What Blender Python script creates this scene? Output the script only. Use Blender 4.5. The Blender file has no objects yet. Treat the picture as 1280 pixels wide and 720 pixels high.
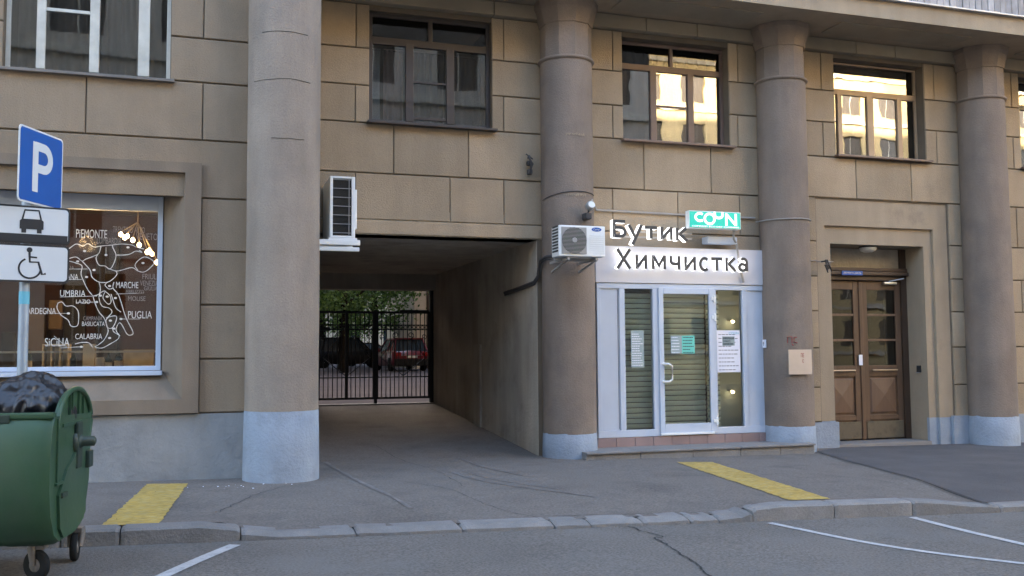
import bpy, bmesh, math, random
from mathutils import Vector, Matrix, noise
random.seed(7)
PI = math.pi
S = bpy.context.scene
C = S.collection

# ------------------------------------------------------------------ camera
FPX = 1205.57
yaw, pitch, roll = (math.radians(a) for a in (18.0944, 3.9324, -0.41053))
FW = Vector((math.sin(yaw)*math.cos(pitch), math.cos(yaw)*math.cos(pitch), math.sin(pitch)))
R0 = Vector((math.cos(yaw), -math.sin(yaw), 0)); U0 = R0.cross(FW)
RT = math.cos(roll)*R0 + math.sin(roll)*U0
UP = -math.sin(roll)*R0 + math.cos(roll)*U0
EYE = Vector((0, 0, 1.45))
cd = bpy.data.cameras.new('camera'); cam = bpy.data.objects.new('camera', cd); C.objects.link(cam)
cd.sensor_width = 36; cd.lens = 36*FPX/1280; cd.clip_start = 0.05; cd.clip_end = 600
cam.matrix_world = Matrix(((RT.x, UP.x, -FW.x, EYE.x), (RT.y, UP.y, -FW.y, EYE.y), (RT.z, UP.z, -FW.z, EYE.z), (0, 0, 0, 1)))
S.camera = cam
S.render.resolution_x = 1024; S.render.resolution_y = 576

# ------------------------------------------------------------------ sky, sun, exposure
SUN_EL, SUN_AZ = math.radians(21), math.radians(-8)      # low evening sun behind the building
w = bpy.data.worlds.new('World'); S.world = w; w.use_nodes = True
nt = w.node_tree; bg = nt.nodes['Background']; sky = nt.nodes.new('ShaderNodeTexSky')
sky.sky_type = 'NISHITA'; sky.sun_disc = False; sky.sun_elevation = SUN_EL; sky.sun_rotation = SUN_AZ
sky.air_density = 1.0; sky.dust_density = 3.0; sky.ozone_density = 0.4
nt.links.new(sky.outputs[0], bg.inputs[0]); bg.inputs[1].default_value = 0.15
ld = bpy.data.lights.new('sun', 'SUN'); ld.energy = 4.5; ld.angle = math.radians(0.5); ld.color = (1, 0.80, 0.55)
sun = bpy.data.objects.new('sun', ld); C.objects.link(sun)
sd = Vector((math.sin(SUN_AZ)*math.cos(SUN_EL), math.cos(SUN_AZ)*math.cos(SUN_EL), math.sin(SUN_EL)))
sun.rotation_euler = sd.to_track_quat('Z', 'Y').to_euler(); sun.location = (0, 20, 40)
S.view_settings.view_transform = 'Standard'; S.view_settings.look = 'None'
S.view_settings.exposure = 3.62; S.view_settings.gamma = 1

# ------------------------------------------------------------------ helpers
def ray(x, y): return RT*((x-640)/FPX) - UP*((y-360)/FPX) + FW
def at(x, y, Y):                      # survey: point of the photograph on the vertical plane at depth Y
    v = ray(x, y); return EYE + v*(Y/v.y)
def road_z(X): return -0.03 - 0.0155*X
def kerb_y(X): return 8.2 - 0.065*X
def sm(a, b, x):
    t = min(1, max(0, (x-a)/(b-a))); return t*t*(3-2*t)
def walk_z(X, Y):
    z = 0.10 - 0.0135*X
    dip = sm(0.15, 0.55, X)*(1-sm(4.7, 5.05, X)) + sm(6.6, 7.6, X)
    z -= 0.085*dip*(1-sm(0, 1.6, Y-kerb_y(X)))
    z += 0.006*noise.noise(Vector((X*0.8, Y*0.8, 3)))
    return z

class MB:
    def __init__(s): s.v = []; s.f = []; s.m = []; s.sm = []
    def add(s, vs, fs, mi=0, smooth=False):
        n = len(s.v); s.v += [tuple(p) for p in vs]
        for f in fs: s.f.append([i+n for i in f]); s.m.append(mi); s.sm.append(smooth)
        return s
    def box(s, x0, x1, y0, y1, z0, z1, mi=0):
        v = [(x0,y0,z0),(x1,y0,z0),(x1,y1,z0),(x0,y1,z0),(x0,y0,z1),(x1,y0,z1),(x1,y1,z1),(x0,y1,z1)]
        return s.add(v, [(0,3,2,1),(4,5,6,7),(0,1,5,4),(1,2,6,5),(2,3,7,6),(3,0,4,7)], mi)
    def bbox(s, x0, x1, y0, y1, z0, z1, b=0.01, mi=0):   # box with chamfered edges
        bm = bmesh.new(); bmesh.ops.create_cube(bm, size=1)
        for v in bm.verts: v.co = Vector(((x0+x1)/2+v.co.x*(x1-x0), (y0+y1)/2+v.co.y*(y1-y0), (z0+z1)/2+v.co.z*(z1-z0)))
        bmesh.ops.bevel(bm, geom=bm.edges[:], offset=b, segments=2, affect='EDGES', profile=0.6)
        bm.verts.index_update(); s.add([v.co[:] for v in bm.verts], [[v.index for v in f.verts] for f in bm.faces], mi); bm.free(); return s
    def tube(s, pts, r, n=8, mi=0, caps=True):
        pts = [Vector(p) for p in pts]; rs = r if isinstance(r, (list, tuple)) else [r]*len(pts)
        rings = []; ref = Vector((0, 0, 1))
        for i, p in enumerate(pts):
            d = (pts[min(i+1, len(pts)-1)]-pts[max(i-1, 0)]).normalized()
            a = d.cross(ref)
            if a.length < 0.05: a = d.cross(Vector((1, 0, 0)))
            a.normalize(); b = d.cross(a)
            rings.append([p+rs[i]*(math.cos(2*PI*k/n)*a+math.sin(2*PI*k/n)*b) for k in range(n)])
        vs = [q for rg in rings for q in rg]
        fs = [(i*n+k, i*n+(k+1) % n, (i+1)*n+(k+1) % n, (i+1)*n+k) for i in range(len(pts)-1) for k in range(n)]
        s.add(vs, fs, mi, True)
        if caps:
            s.add(rings[0], [list(range(n))], mi); s.add(rings[-1], [list(range(n))[::-1]], mi)
        return s
    def lathe(s, prof, cx, cy, n=48, mi=0, smooth=True, a0=0, cap=True, jit=0):
        vs = []; L = len(prof)
        for (r, z) in prof:
            for k in range(n):
                a = a0+2*PI*k/n
                rr = r*(1+jit*noise.noise(Vector((math.cos(a)*2, math.sin(a)*2, z*1.2)))) if jit else r
                vs.append((cx+rr*math.cos(a), cy+rr*math.sin(a), z))
        fs = [(i*n+k, i*n+(k+1) % n, (i+1)*n+(k+1) % n, (i+1)*n+k) for i in range(L-1) for k in range(n)]
        s.add(vs, fs, mi, smooth)
        if cap:
            s.add(vs[:n], [list(range(n))[::-1]], mi); s.add(vs[-n:], [list(range(n))], mi)
        return s
    def poly(s, outline, depthvec, mi=0):   # extruded polygon
        n = len(outline); d = Vector(depthvec); o = [Vector(p) for p in outline]
        vs = o+[p+d for p in o]
        return s.add(vs, [list(range(n)), list(range(n, 2*n))[::-1]]+[(i, i+n, (i+1) % n+n, (i+1) % n) for i in range(n)], mi)
    def xf(s, M):
        s.v = [tuple(M @ Vector(p)) for p in s.v]; return s
    def build(s, name, mats, parent=None, loc=None):
        me = bpy.data.meshes.new(name); me.from_pydata(s.v, [], s.f)
        mats = mats if isinstance(mats, (list, tuple)) else [mats]
        for m in mats: me.materials.append(m)
        me.polygons.foreach_set('material_index', s.m); me.polygons.foreach_set('use_smooth', s.sm)
        bm = bmesh.new(); bm.from_mesh(me); bmesh.ops.recalc_face_normals(bm, faces=bm.faces[:]); bm.to_mesh(me); bm.free()
        me.update(); o = bpy.data.objects.new(name, me); C.objects.link(o)
        if parent: o.parent = parent
        if loc: o.location = loc
        return o
def link(name, me, parent=None, loc=None):
    o = bpy.data.objects.new(name, me); C.objects.link(o)
    if parent: o.parent = parent
    if loc: o.location = loc
    return o
def tag(o, label=None, cat=None, group=None, kind=None):
    if label: o['label'] = label
    if cat: o['category'] = cat
    if group: o['group'] = group
    if kind: o['kind'] = kind
    return o
def empty(name, label, cat, group=None, loc=(0, 0, 0), rz=0):
    o = bpy.data.objects.new(name, None); C.objects.link(o); o.location = loc; o.rotation_euler = (0, 0, rz)
    return tag(o, label, cat, group)
def copy_tree(o, parent=None):
    c = o.copy(); C.objects.link(c)
    if parent: c.parent = parent
    for ch in o.children: copy_tree(ch, c)
    return c
def wall_holes(mb, x0, x1, z0, z1, y0, y1, holes, mi=0):
    xs = sorted({x0, x1, *[h[0] for h in holes], *[h[1] for h in holes]}); zs = sorted({z0, z1, *[h[2] for h in holes], *[h[3] for h in holes]})
    xs = [x for x in xs if x0 <= x <= x1]; zs = [z for z in zs if z0 <= z <= z1]
    for a, b in zip(xs, xs[1:]):
        for c, d in zip(zs, zs[1:]):
            mx, mz = (a+b)/2, (c+d)/2
            if any(h[0] < mx < h[1] and h[2] < mz < h[3] for h in holes): continue
            mb.add([(a,y0,c),(b,y0,c),(b,y0,d),(a,y0,d)], [(0,1,2,3)], mi); mb.add([(a,y1,c),(b,y1,c),(b,y1,d),(a,y1,d)], [(0,3,2,1)], mi)
    for (a, b, c, d) in holes+[(x0, x1, z0, z1)]:
        mb.add([(a,y0,c),(a,y1,c),(a,y1,d),(a,y0,d)], [(0,1,2,3)], mi); mb.add([(b,y0,c),(b,y1,c),(b,y1,d),(b,y0,d)], [(0,3,2,1)], mi)
        mb.add([(a,y0,c),(b,y0,c),(b,y1,c),(a,y1,c)], [(0,3,2,1)], mi); mb.add([(a,y0,d),(b,y0,d),(b,y1,d),(a,y1,d)], [(0,1,2,3)], mi)
    return mb
def text_mesh(txt, size=1.0, extrude=0.0, bevel=0.0, res=4, offset=0.0):
    c = bpy.data.curves.new('lettering', 'FONT'); c.body = txt; c.size = size; c.extrude = extrude; c.resolution_u = res; c.offset = offset
    o = bpy.data.objects.new('lettering', c); C.objects.link(o)
    dg = bpy.context.evaluated_depsgraph_get(); me = bpy.data.meshes.new_from_object(o.evaluated_get(dg))
    bpy.data.objects.remove(o); bpy.data.curves.remove(c)
    return me
def fit_text(name, txt, x0, x1, z0, z1, Y, mats, parent, ext=0.001, offset=0.0, ang=0.0, rot=None):
    """flat or extruded letters facing -Y that fill the box x0..x1, z0..z1"""
    me = text_mesh(txt, 1.0, 0.5, offset=offset)
    xs = [v.co.x for v in me.vertices]; ys = [v.co.y for v in me.vertices]
    a, b, c, d = min(xs), max(xs), min(ys), max(ys)
    sh = math.tan(ang)
    for v in me.vertices:
        X = x0+(v.co.x-a)/(b-a)*(x1-x0); Z = z0+(v.co.y-c)/(d-c)*(z1-z0) + sh*(X-x0); D = Y-v.co.z*ext
        v.co = (X, D, Z)
    me.materials.clear()
    for m in (mats if isinstance(mats, (list, tuple)) else [mats]): me.materials.append(m)
    if isinstance(mats, (list, tuple)) and len(mats) > 1:
        me.update()
        for p in me.polygons: p.material_index = 0 if (p.normal.y < -0.7) else 1
    me.name = name
    return link(name, me, parent)

# ------------------------------------------------------------------ materials
def mat(name, col, rough=0.7, metal=0.0, var=0.0, vscale=3.0, bump=0.0, bscale=60.0, streak=0.0, grain=0.0, gscale=120, spec=0.5, objvar=0.0,
        dirt=None, dirt_lo=0.5, dirt_hi=0.7, dirt_scale=1.5, emit=None, estr=0.0, coat=0.0, stretch=(1, 1, 1)):
    m = bpy.data.materials.new(name); m.use_nodes = True; t = m.node_tree; N = t.nodes; Lk = t.links
    b = N['Principled BSDF']; b.inputs['Roughness'].default_value = rough; b.inputs['Metallic'].default_value = metal
    b.inputs['Specular IOR Level'].default_value = spec; b.inputs['Coat Weight'].default_value = coat
    b.inputs['Base Color'].default_value = (*col, 1)
    geo = N.new('ShaderNodeNewGeometry'); mp = N.new('ShaderNodeMapping'); Lk.new(geo.outputs['Position'], mp.inputs[0]); mp.inputs['Scale'].default_value = stretch
    cur = None
    def nz(scale, detail=4, src=None, rough=0.55):
        n = N.new('ShaderNodeTexNoise'); n.inputs['Scale'].default_value = scale; n.inputs['Detail'].default_value = detail; n.inputs['Roughness'].default_value = rough
        Lk.new((src or mp).outputs[0], n.inputs['Vector']); return n
    def mr(src, a, b_, c, d):
        r = N.new('ShaderNodeMapRange'); r.inputs[1].default_value = a; r.inputs[2].default_value = b_; r.inputs[3].default_value = c; r.inputs[4].default_value = d
        Lk.new(src, r.inputs[0]); return r.outputs[0]
    def mul(f):
        nonlocal cur
        x = N.new('ShaderNodeMix'); x.data_type = 'RGBA'; x.blend_type = 'MULTIPLY'; x.inputs[0].default_value = 1
        if cur is None: x.inputs[6].default_value = (*col, 1)
        else: Lk.new(cur, x.inputs[6])
        Lk.new(f, x.inputs[7]); cur = x.outputs[2]
    if var: mul(mr(nz(vscale).outputs['Fac'], 0.3, 0.7, 1-var, 1+var))
    if grain: mul(mr(nz(gscale, 2).outputs['Fac'], 0.3, 0.7, 1-grain, 1+grain))
    if streak:
        m2 = N.new('ShaderNodeMapping'); Lk.new(geo.outputs['Position'], m2.inputs[0]); m2.inputs['Scale'].default_value = (2.6, 2.6, 0.45)
        mul(mr(nz(1.5, 5, m2).outputs['Fac'], 0.35, 0.7, 1, 1-streak))
    if objvar:
        oi = N.new('ShaderNodeObjectInfo'); mul(mr(oi.outputs['Random'], 0, 1, 1-objvar, 1+objvar))
    if dirt:
        x = N.new('ShaderNodeMix'); x.data_type = 'RGBA'; x.inputs[7].default_value = (*dirt, 1)
        Lk.new(mr(nz(dirt_scale, 6, rough=0.65).outputs['Fac'], dirt_lo, dirt_hi, 0, 0.8), x.inputs[0])
        if cur is None: x.inputs[6].default_value = (*col, 1)
        else: Lk.new(cur, x.inputs[6])
        cur = x.outputs[2]
    if cur is not None: Lk.new(cur, b.inputs['Base Color'])
    if bump:
        bn = N.new('ShaderNodeBump'); bn.inputs['Strength'].default_value = 1.0; bn.inputs['Distance'].default_value = bump
        Lk.new(nz(bscale, 5, rough=0.6).outputs['Fac'], bn.inputs['Height']); Lk.new(bn.outputs[0], b.inputs['Normal'])
    if emit: b.inputs['Emission Color'].default_value = (*emit, 1); b.inputs['Emission Strength'].default_value = estr
    return m
def glass(name, refl=0.12, tint=(1, 1, 1), wavy=0.0, rough=0.0, wscale=1.6):
    m = bpy.data.materials.new(name); m.use_nodes = True; t = m.node_tree; N = t.nodes; Lk = t.links; N.clear()
    out = N.new('ShaderNodeOutputMaterial'); mx = N.new('ShaderNodeMixShader'); tr = N.new('ShaderNodeBsdfTransparent'); gl = N.new('ShaderNodeBsdfGlossy')
    tr.inputs[0].default_value = (*tint, 1); gl.inputs['Roughness'].default_value = rough
    fr = N.new('ShaderNodeFresnel'); fr.inputs[0].default_value = 1.5
    r = N.new('ShaderNodeMapRange'); r.inputs[1].default_value = 0.04; r.inputs[2].default_value = 1; r.inputs[3].default_value = refl; r.inputs[4].default_value = 1
    Lk.new(fr.outputs[0], r.inputs[0]); Lk.new(r.outputs[0], mx.inputs[0]); Lk.new(tr.outputs[0], mx.inputs[1]); Lk.new(gl.outputs[0], mx.inputs[2]); Lk.new(mx.outputs[0], out.inputs[0])
    if wavy:
        g = N.new('ShaderNodeNewGeometry'); n = N.new('ShaderNodeTexNoise'); n.inputs['Scale'].default_value = wscale; n.inputs['Detail'].default_value = 2
        Lk.new(g.outputs['Position'], n.inputs['Vector']); b = N.new('ShaderNodeBump'); b.inputs['Distance'].default_value = wavy; b.inputs['Strength'].default_value = 1
        Lk.new(n.outputs['Fac'], b.inputs['Height']); Lk.new(b.outputs[0], gl.inputs['Normal'])
    return m
M = {}
M['block'] = mat('tan_plaster', (0.345, 0.270, 0.188), 0.92, var=0.14, vscale=1.1, bump=0.008, bscale=55, streak=0.13, grain=0.07, gscale=90, objvar=0.13, spec=0.2, dirt=(0.20, 0.165, 0.125), dirt_lo=0.52, dirt_hi=0.85, dirt_scale=1.1)
M['joint'] = mat('joint_plaster', (0.15, 0.12, 0.09), 0.95, var=0.1, bump=0.004, spec=0.1)
M['trim'] = mat('smooth_tan_plaster', (0.33, 0.265, 0.192), 0.9, var=0.08, vscale=1.5, bump=0.004, bscale=60, streak=0.15, grain=0.05, spec=0.2, dirt=(0.18, 0.15, 0.12), dirt_lo=0.6, dirt_hi=0.8)
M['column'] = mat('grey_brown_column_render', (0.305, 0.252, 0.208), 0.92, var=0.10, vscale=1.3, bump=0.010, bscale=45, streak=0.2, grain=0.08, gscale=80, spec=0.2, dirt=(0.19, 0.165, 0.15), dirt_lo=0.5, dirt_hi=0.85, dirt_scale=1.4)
M['column_brown'] = mat('brown_column_render', (0.22, 0.174, 0.142), 0.92, var=0.12, vscale=1.3, bump=0.010, bscale=45, streak=0.18, grain=0.08, gscale=80, spec=0.2, dirt=(0.115, 0.10, 0.09), dirt_lo=0.5, dirt_hi=0.85, dirt_scale=1.4)  # darker, browner render than on the first column
M['wing'] = mat('grey_tan_wing_plaster', (0.275, 0.213, 0.152), 0.92, var=0.14, vscale=1.1, bump=0.008, bscale=55, streak=0.13, grain=0.07, gscale=90, objvar=0.06, spec=0.2, dirt=(0.15, 0.125, 0.10), dirt_lo=0.55, dirt_hi=0.85, dirt_scale=1.1)
M['wingtrim'] = mat('wing_surround_render', (0.225, 0.178, 0.135), 0.9, var=0.10, vscale=1.5, bump=0.004, bscale=60, streak=0.18, grain=0.05, spec=0.2, dirt=(0.15, 0.13, 0.11), dirt_lo=0.58, dirt_hi=0.8)
M['doorpane'] = glass('old_door_glass', 0.035, (0.6, 0.6, 0.6), wavy=0.003)
M['white_base'] = mat('whitewashed_render', (0.285, 0.325, 0.385), 0.9, var=0.10, vscale=2.5, bump=0.012, bscale=30, grain=0.05, streak=0.12, spec=0.2, dirt=(0.17, 0.18, 0.20), dirt_lo=0.52, dirt_hi=0.85, dirt_scale=3)
M['grey_base'] = mat('pale_grey_plinth_paint', (0.255, 0.265, 0.275), 0.9, var=0.13, vscale=1.5, bump=0.015, bscale=14, grain=0.05, streak=0.12, spec=0.2, dirt=(0.17, 0.17, 0.18), dirt_lo=0.55, dirt_hi=0.8, dirt_scale=2)
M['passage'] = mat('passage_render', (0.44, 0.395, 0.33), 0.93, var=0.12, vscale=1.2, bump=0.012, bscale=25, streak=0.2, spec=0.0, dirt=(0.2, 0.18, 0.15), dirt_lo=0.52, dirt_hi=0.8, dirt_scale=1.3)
M['passagedark'] = mat('shade_toned_passage_render', (0.37, 0.33, 0.275), 0.93, var=0.15, vscale=1.2, bump=0.012, bscale=25, streak=0.2, spec=0.0)  # inner passage render; the shade there is put into this colour
M['oilstain'] = mat('oil_stained_asphalt', (0.145, 0.128, 0.116), 0.95, spec=0.0, var=0.2, vscale=0.9, bump=0.01, bscale=70, grain=0.2, gscale=130, dirt=(0.045, 0.042, 0.04), dirt_lo=0.45, dirt_hi=0.7, dirt_scale=0.9)
M['soffit'] = mat('soffit_render', (0.28, 0.235, 0.175), 0.93, var=0.12, vscale=1.5, bump=0.006, spec=0.15)
M['stone'] = mat('step_granite', (0.20, 0.185, 0.175), 0.85, var=0.10, bump=0.006, bscale=60, grain=0.22, gscale=140)
M['kerb'] = mat('kerb_granite', (0.20, 0.188, 0.18), 0.88, var=0.15, vscale=4, bump=0.012, bscale=35, grain=0.15, gscale=120, objvar=0.12)
M['road'] = mat('road_asphalt', (0.155, 0.138, 0.124), 0.85, var=0.13, vscale=0.7, bump=0.012, bscale=90, grain=0.34, gscale=48, spec=0.3, dirt=(0.185, 0.175, 0.165), dirt_lo=0.5, dirt_hi=0.75, dirt_scale=0.8)
M['walk'] = mat('pavement_asphalt', (0.18, 0.157, 0.140), 0.88, var=0.20, vscale=0.9, bump=0.010, bscale=70, grain=0.22, gscale=45, spec=0.03, dirt=(0.095, 0.083, 0.075), dirt_lo=0.5, dirt_hi=0.75, dirt_scale=0.9)
M['newwalk'] = mat('fresh_asphalt', (0.092, 0.083, 0.082), 0.8, var=0.16, vscale=1.5, bump=0.010, bscale=80, grain=0.2, gscale=140, spec=0.35)
M['yard'] = mat('courtyard_asphalt', (0.12, 0.106, 0.108), 0.95, var=0.12, vscale=0.6, grain=0.1, spec=0.0)
M['crack'] = mat('crack_dark', (0.035, 0.033, 0.032), 0.95)
M['linepaint'] = mat('worn_white_road_paint', (0.42, 0.41, 0.41), 0.8, var=0.12, vscale=8, grain=0.15, gscale=70, dirt=(0.14, 0.14, 0.145), dirt_lo=0.55, dirt_hi=0.72, dirt_scale=14)
M['yellow'] = mat('worn_yellow_tactile_paint', (0.40, 0.26, 0.05), 0.85, var=0.15, vscale=3, grain=0.4, gscale=34, bump=0.01, bscale=50, dirt=(0.42, 0.36, 0.20), dirt_lo=0.50, dirt_hi=0.66, dirt_scale=26, stretch=(0.4, 1.6, 1))
M['tile'] = mat('pink_granite_tile', (0.24, 0.17, 0.165), 0.5, var=0.08, grain=0.12, gscale=200, objvar=0.08)
M['alu'] = mat('pale_blue_grey_aluminium', (0.46, 0.515, 0.61), 0.45, var=0.04, vscale=3, spec=0.5)
M['fascia'] = mat('fascia_composite', (0.54, 0.54, 0.585), 0.5, var=0.05, vscale=1.5)
M['whitewood'] = mat('old_white_window_paint', (0.50, 0.49, 0.44), 0.6, var=0.14, vscale=6)
M['darkframe'] = mat('dark_brown_frame', (0.045, 0.034, 0.03), 0.45, var=0.1)
M['brownframe'] = mat('mid_brown_frame', (0.15, 0.10, 0.08), 0.5, var=0.1)
M['goldframe'] = mat('light_oak_frame', (0.40, 0.28, 0.18), 0.5, var=0.1)
M['sillmetal'] = mat('dull_sill_metal', (0.16, 0.14, 0.125), 0.6, metal=0.2, var=0.2)
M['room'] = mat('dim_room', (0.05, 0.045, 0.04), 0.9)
M['pane'] = glass('window_glass', 0.10, (0.75, 0.77, 0.77), wavy=0.0010)
M['panedark'] = glass('shaded_glass', 0.03, (0.5, 0.5, 0.5))
M['panebright'] = glass('coated_window_glass', 0.26, (0.7, 0.7, 0.7), wavy=0.0011)
M['paneclear'] = glass('shop_glass', 0.07, (0.82, 0.84, 0.82))
M['doorglass'] = glass('door_glass', 0.06, (0.95, 0.98, 0.96))
M['curtain'] = mat('net_curtain', (0.30, 0.29, 0.28), 0.9, var=0.15)
M['darknet'] = mat('grey_net_curtain', (0.20, 0.19, 0.185), 0.9, var=0.2)
M['pinkcurtain'] = mat('pink_curtain', (0.42, 0.29, 0.26), 0.9, var=0.1)
M['whitecloth'] = mat('white_blind', (0.4, 0.43, 0.46), 0.8, var=0.05)
M['greycurtain'] = mat('dark_curtain', (0.10, 0.095, 0.10), 0.9, var=0.2)
M['wood'] = mat('brown_varnished_door', (0.105, 0.062, 0.038), 0.5, var=0.22, vscale=2, bump=0.002, bscale=20, stretch=(6, 6, 0.6), spec=0.4)
M['woodlight'] = mat('worn_door_panel', (0.135, 0.08, 0.05), 0.55, var=0.18, vscale=2, stretch=(6, 6, 0.6))
M['kick'] = mat('weathered_kick_board', (0.12, 0.095, 0.06), 0.8, var=0.3, vscale=8, dirt=(0.07, 0.055, 0.04), dirt_lo=0.5, dirt_hi=0.7, dirt_scale=8)
M['doordark'] = mat('dark_stained_door_frame', (0.055, 0.032, 0.02), 0.55, var=0.15)
M['brass'] = mat('dull_brass', (0.42, 0.34, 0.24), 0.4, metal=0.8)
M['steel'] = mat('brushed_steel', (0.62, 0.62, 0.62), 0.3, metal=0.9)
M['whiteplastic'] = mat('white_plastic', (0.72, 0.73, 0.73), 0.45, var=0.04, dirt=(0.4, 0.4, 0.38), dirt_lo=0.6, dirt_hi=0.85)
M['acdark'] = mat('dark_coil', (0.03, 0.032, 0.034), 0.6)
M['acgrey'] = mat('grey_grille_wire', (0.30, 0.30, 0.30), 0.5, metal=0.3)
M['cable'] = mat('dark_cable', (0.05, 0.045, 0.045), 0.7)
M['conduit'] = mat('grey_conduit', (0.30, 0.28, 0.26), 0.6, var=0.1)
M['iron'] = mat('black_iron', (0.012, 0.012, 0.013), 0.6, var=0.2)
M['ledwhite'] = mat('lit_letter_side', (0.9, 0.9, 0.9), 0.5, emit=(1, 0.98, 0.95), estr=0.17)
M['letterdark'] = mat('dark_grey_letter_face', (0.045, 0.045, 0.048), 0.5)
M['teal'] = mat('lit_teal_sign', (0.0, 0.32, 0.25), 0.4, emit=(0.0, 0.50, 0.38), estr=0.06)
M['signwhite'] = mat('lit_sign_letter', (0.85, 0.85, 0.85), 0.4, emit=(1, 1, 1), estr=0.12)
M['signblue'] = mat('blue_road_sign_sheet', (0.008, 0.085, 0.36), 0.4, var=0.04)
M['signpaint'] = mat('white_road_sign_sheet', (0.60, 0.62, 0.64), 0.45, var=0.03, dirt=(0.5, 0.5, 0.5), dirt_lo=0.6, dirt_hi=0.9)
M['black'] = mat('black_print', (0.02, 0.02, 0.022), 0.5)
M['greyprint'] = mat('grey_print', (0.22, 0.22, 0.24), 0.7)
M['redprint'] = mat('red_paint_mark', (0.33, 0.03, 0.03), 0.7)
M['signback'] = mat('galvanised_sign_post', (0.33, 0.37, 0.42), 0.5, metal=0.3, var=0.12, vscale=5)
M['bluesticker'] = mat('pale_blue_sticker', (0.12, 0.42, 0.55), 0.5)
M['paper'] = mat('white_paper', (0.75, 0.75, 0.82), 0.8)
M['greypaper'] = mat('grey_paper', (0.30, 0.36, 0.36), 0.8)
M['tealpaper'] = mat('teal_paper', (0.15, 0.55, 0.47), 0.8)
M['board'] = mat('cream_board', (0.52, 0.40, 0.30), 0.7, var=0.08)
M['shutter'] = mat('greenish_roller_slat', (0.74, 0.80, 0.75), 0.5, var=0.06)
M['shopwall'] = mat('dry_cleaner_wall', (0.50, 0.57, 0.52), 0.8)
M['chalk'] = mat('white_chalk_paint', (0.62, 0.60, 0.56), 0.8, var=0.15, vscale=30)
M['chalkdim'] = mat('faint_chalk_paint', (0.24, 0.21, 0.19), 0.8, var=0.15, vscale=30)
M['deliwall'] = mat('dark_red_shop_wall', (0.075, 0.030, 0.022), 0.8, var=0.2)
M['delidark'] = mat('dark_board', (0.035, 0.028, 0.025), 0.8)
M['delitan'] = mat('tan_cabinet', (0.17, 0.11, 0.06), 0.7, var=0.1)
M['crate'] = mat('wine_crate_wood', (0.80, 0.68, 0.45), 0.7, var=0.15, vscale=8)
M['bottle'] = mat('dark_bottle_glass', (0.012, 0.02, 0.012), 0.12, coat=0.5)
M['label'] = mat('bottle_label', (0.7, 0.68, 0.6), 0.7)
M['bulb'] = mat('warm_lit_bulb', (1, 0.8, 0.5), 0.5, emit=(1, 0.62, 0.25), estr=5)
M['spotbulb'] = mat('warm_lit_spot', (1, 0.85, 0.6), 0.5, emit=(1, 0.72, 0.42), estr=2.5)
M['milk'] = mat('milk_glass_lamp', (0.65, 0.63, 0.58), 0.4)
M['binplastic'] = mat('green_bin_plastic', (0.028, 0.074, 0.034), 0.45, var=0.10, vscale=2.5, bump=0.003, bscale=8, dirt=(0.05, 0.075, 0.055), dirt_lo=0.5, dirt_hi=0.8, dirt_scale=2.2, streak=0.15)
M['bindark'] = mat('dark_bin_fitting', (0.02, 0.035, 0.025), 0.5)
M['rubber'] = mat('black_rubber', (0.02, 0.02, 0.02), 0.8, spec=0.1)
M['bag'] = mat('black_polythene', (0.010, 0.010, 0.014), 0.36, bump=0.012, bscale=6, spec=0.6, stretch=(1, 1, 0.6))
M['balcony'] = mat('weathered_grey_board', (0.36, 0.34, 0.34), 0.85, var=0.2, vscale=5, objvar=0.2, streak=0.4)
M['drip'] = mat('zinc_drip_edge', (0.42, 0.43, 0.45), 0.45, metal=0.4, var=0.1)
M['redcar'] = mat('red_car_paint', (0.14, 0.006, 0.012), 0.3, coat=0.6)
M['blackcar'] = mat('dark_car_paint', (0.010, 0.009, 0.010), 0.5, coat=0.0, spec=0.2)
M['carglass'] = mat('tinted_car_glass', (0.02, 0.03, 0.04), 0.2, spec=0.25)
M['tyre'] = M['rubber']
M['rim'] = mat('alloy_rim', (0.25, 0.25, 0.25), 0.35, metal=0.8)
M['taillight'] = mat('red_tail_lamp', (0.2, 0.008, 0.008), 0.25)
M['headlight'] = mat('clear_head_lamp', (0.7, 0.7, 0.7), 0.1, metal=0.5)
M['bark'] = mat('dark_bark', (0.018, 0.015, 0.012), 0.95, spec=0.05, var=0.3, vscale=6, bump=0.03, bscale=12)
M['beige'] = mat('beige_courtyard_render', (0.50, 0.42, 0.32), 0.9, var=0.08)
M['oppgrey'] = mat('grey_panel_facade', (0.46, 0.44, 0.40), 0.9, var=0.06)
M['oppyellow'] = mat('pale_yellow_facade', (0.55, 0.45, 0.25), 0.9, var=0.06)
M['oppwindow'] = mat('dark_far_window', (0.10, 0.09, 0.08), 0.2)
M['sidewall'] = mat('shade_block_brick', (0.16, 0.12, 0.09), 0.95, var=0.15)  # finish of the added courtyard shade blocks
M['roof'] = mat('roof_sheet', (0.12, 0.11, 0.10), 0.8)
def leaf_mat(name, a, b):
    m = bpy.data.materials.new(name); m.use_nodes = True; t = m.node_tree; N = t.nodes; Lk = t.links; p = N['Principled BSDF']; p.inputs['Roughness'].default_value = 0.6
    g = N.new('ShaderNodeNewGeometry'); mx = N.new('ShaderNodeMix'); mx.data_type = 'RGBA'; mx.inputs[6].default_value = (*a, 1); mx.inputs[7].default_value = (*b, 1)
    Lk.new(g.outputs['Random Per Island'], mx.inputs[0]); Lk.new(mx.outputs[2], p.inputs['Base Color'])
    out = N['Material Output']; tl = N.new('ShaderNodeBsdfTranslucent'); Lk.new(mx.outputs[2], tl.inputs[0]); ms = N.new('ShaderNodeMixShader'); ms.inputs[0].default_value = 0.4
    Lk.new(p.outputs[0], ms.inputs[1]); Lk.new(tl.outputs[0], ms.inputs[2]); Lk.new(ms.outputs[0], out.inputs[0]); return m
M['leaf'] = leaf_mat('green_leaves', (0.022, 0.06, 0.012), (0.16, 0.26, 0.06))

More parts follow.
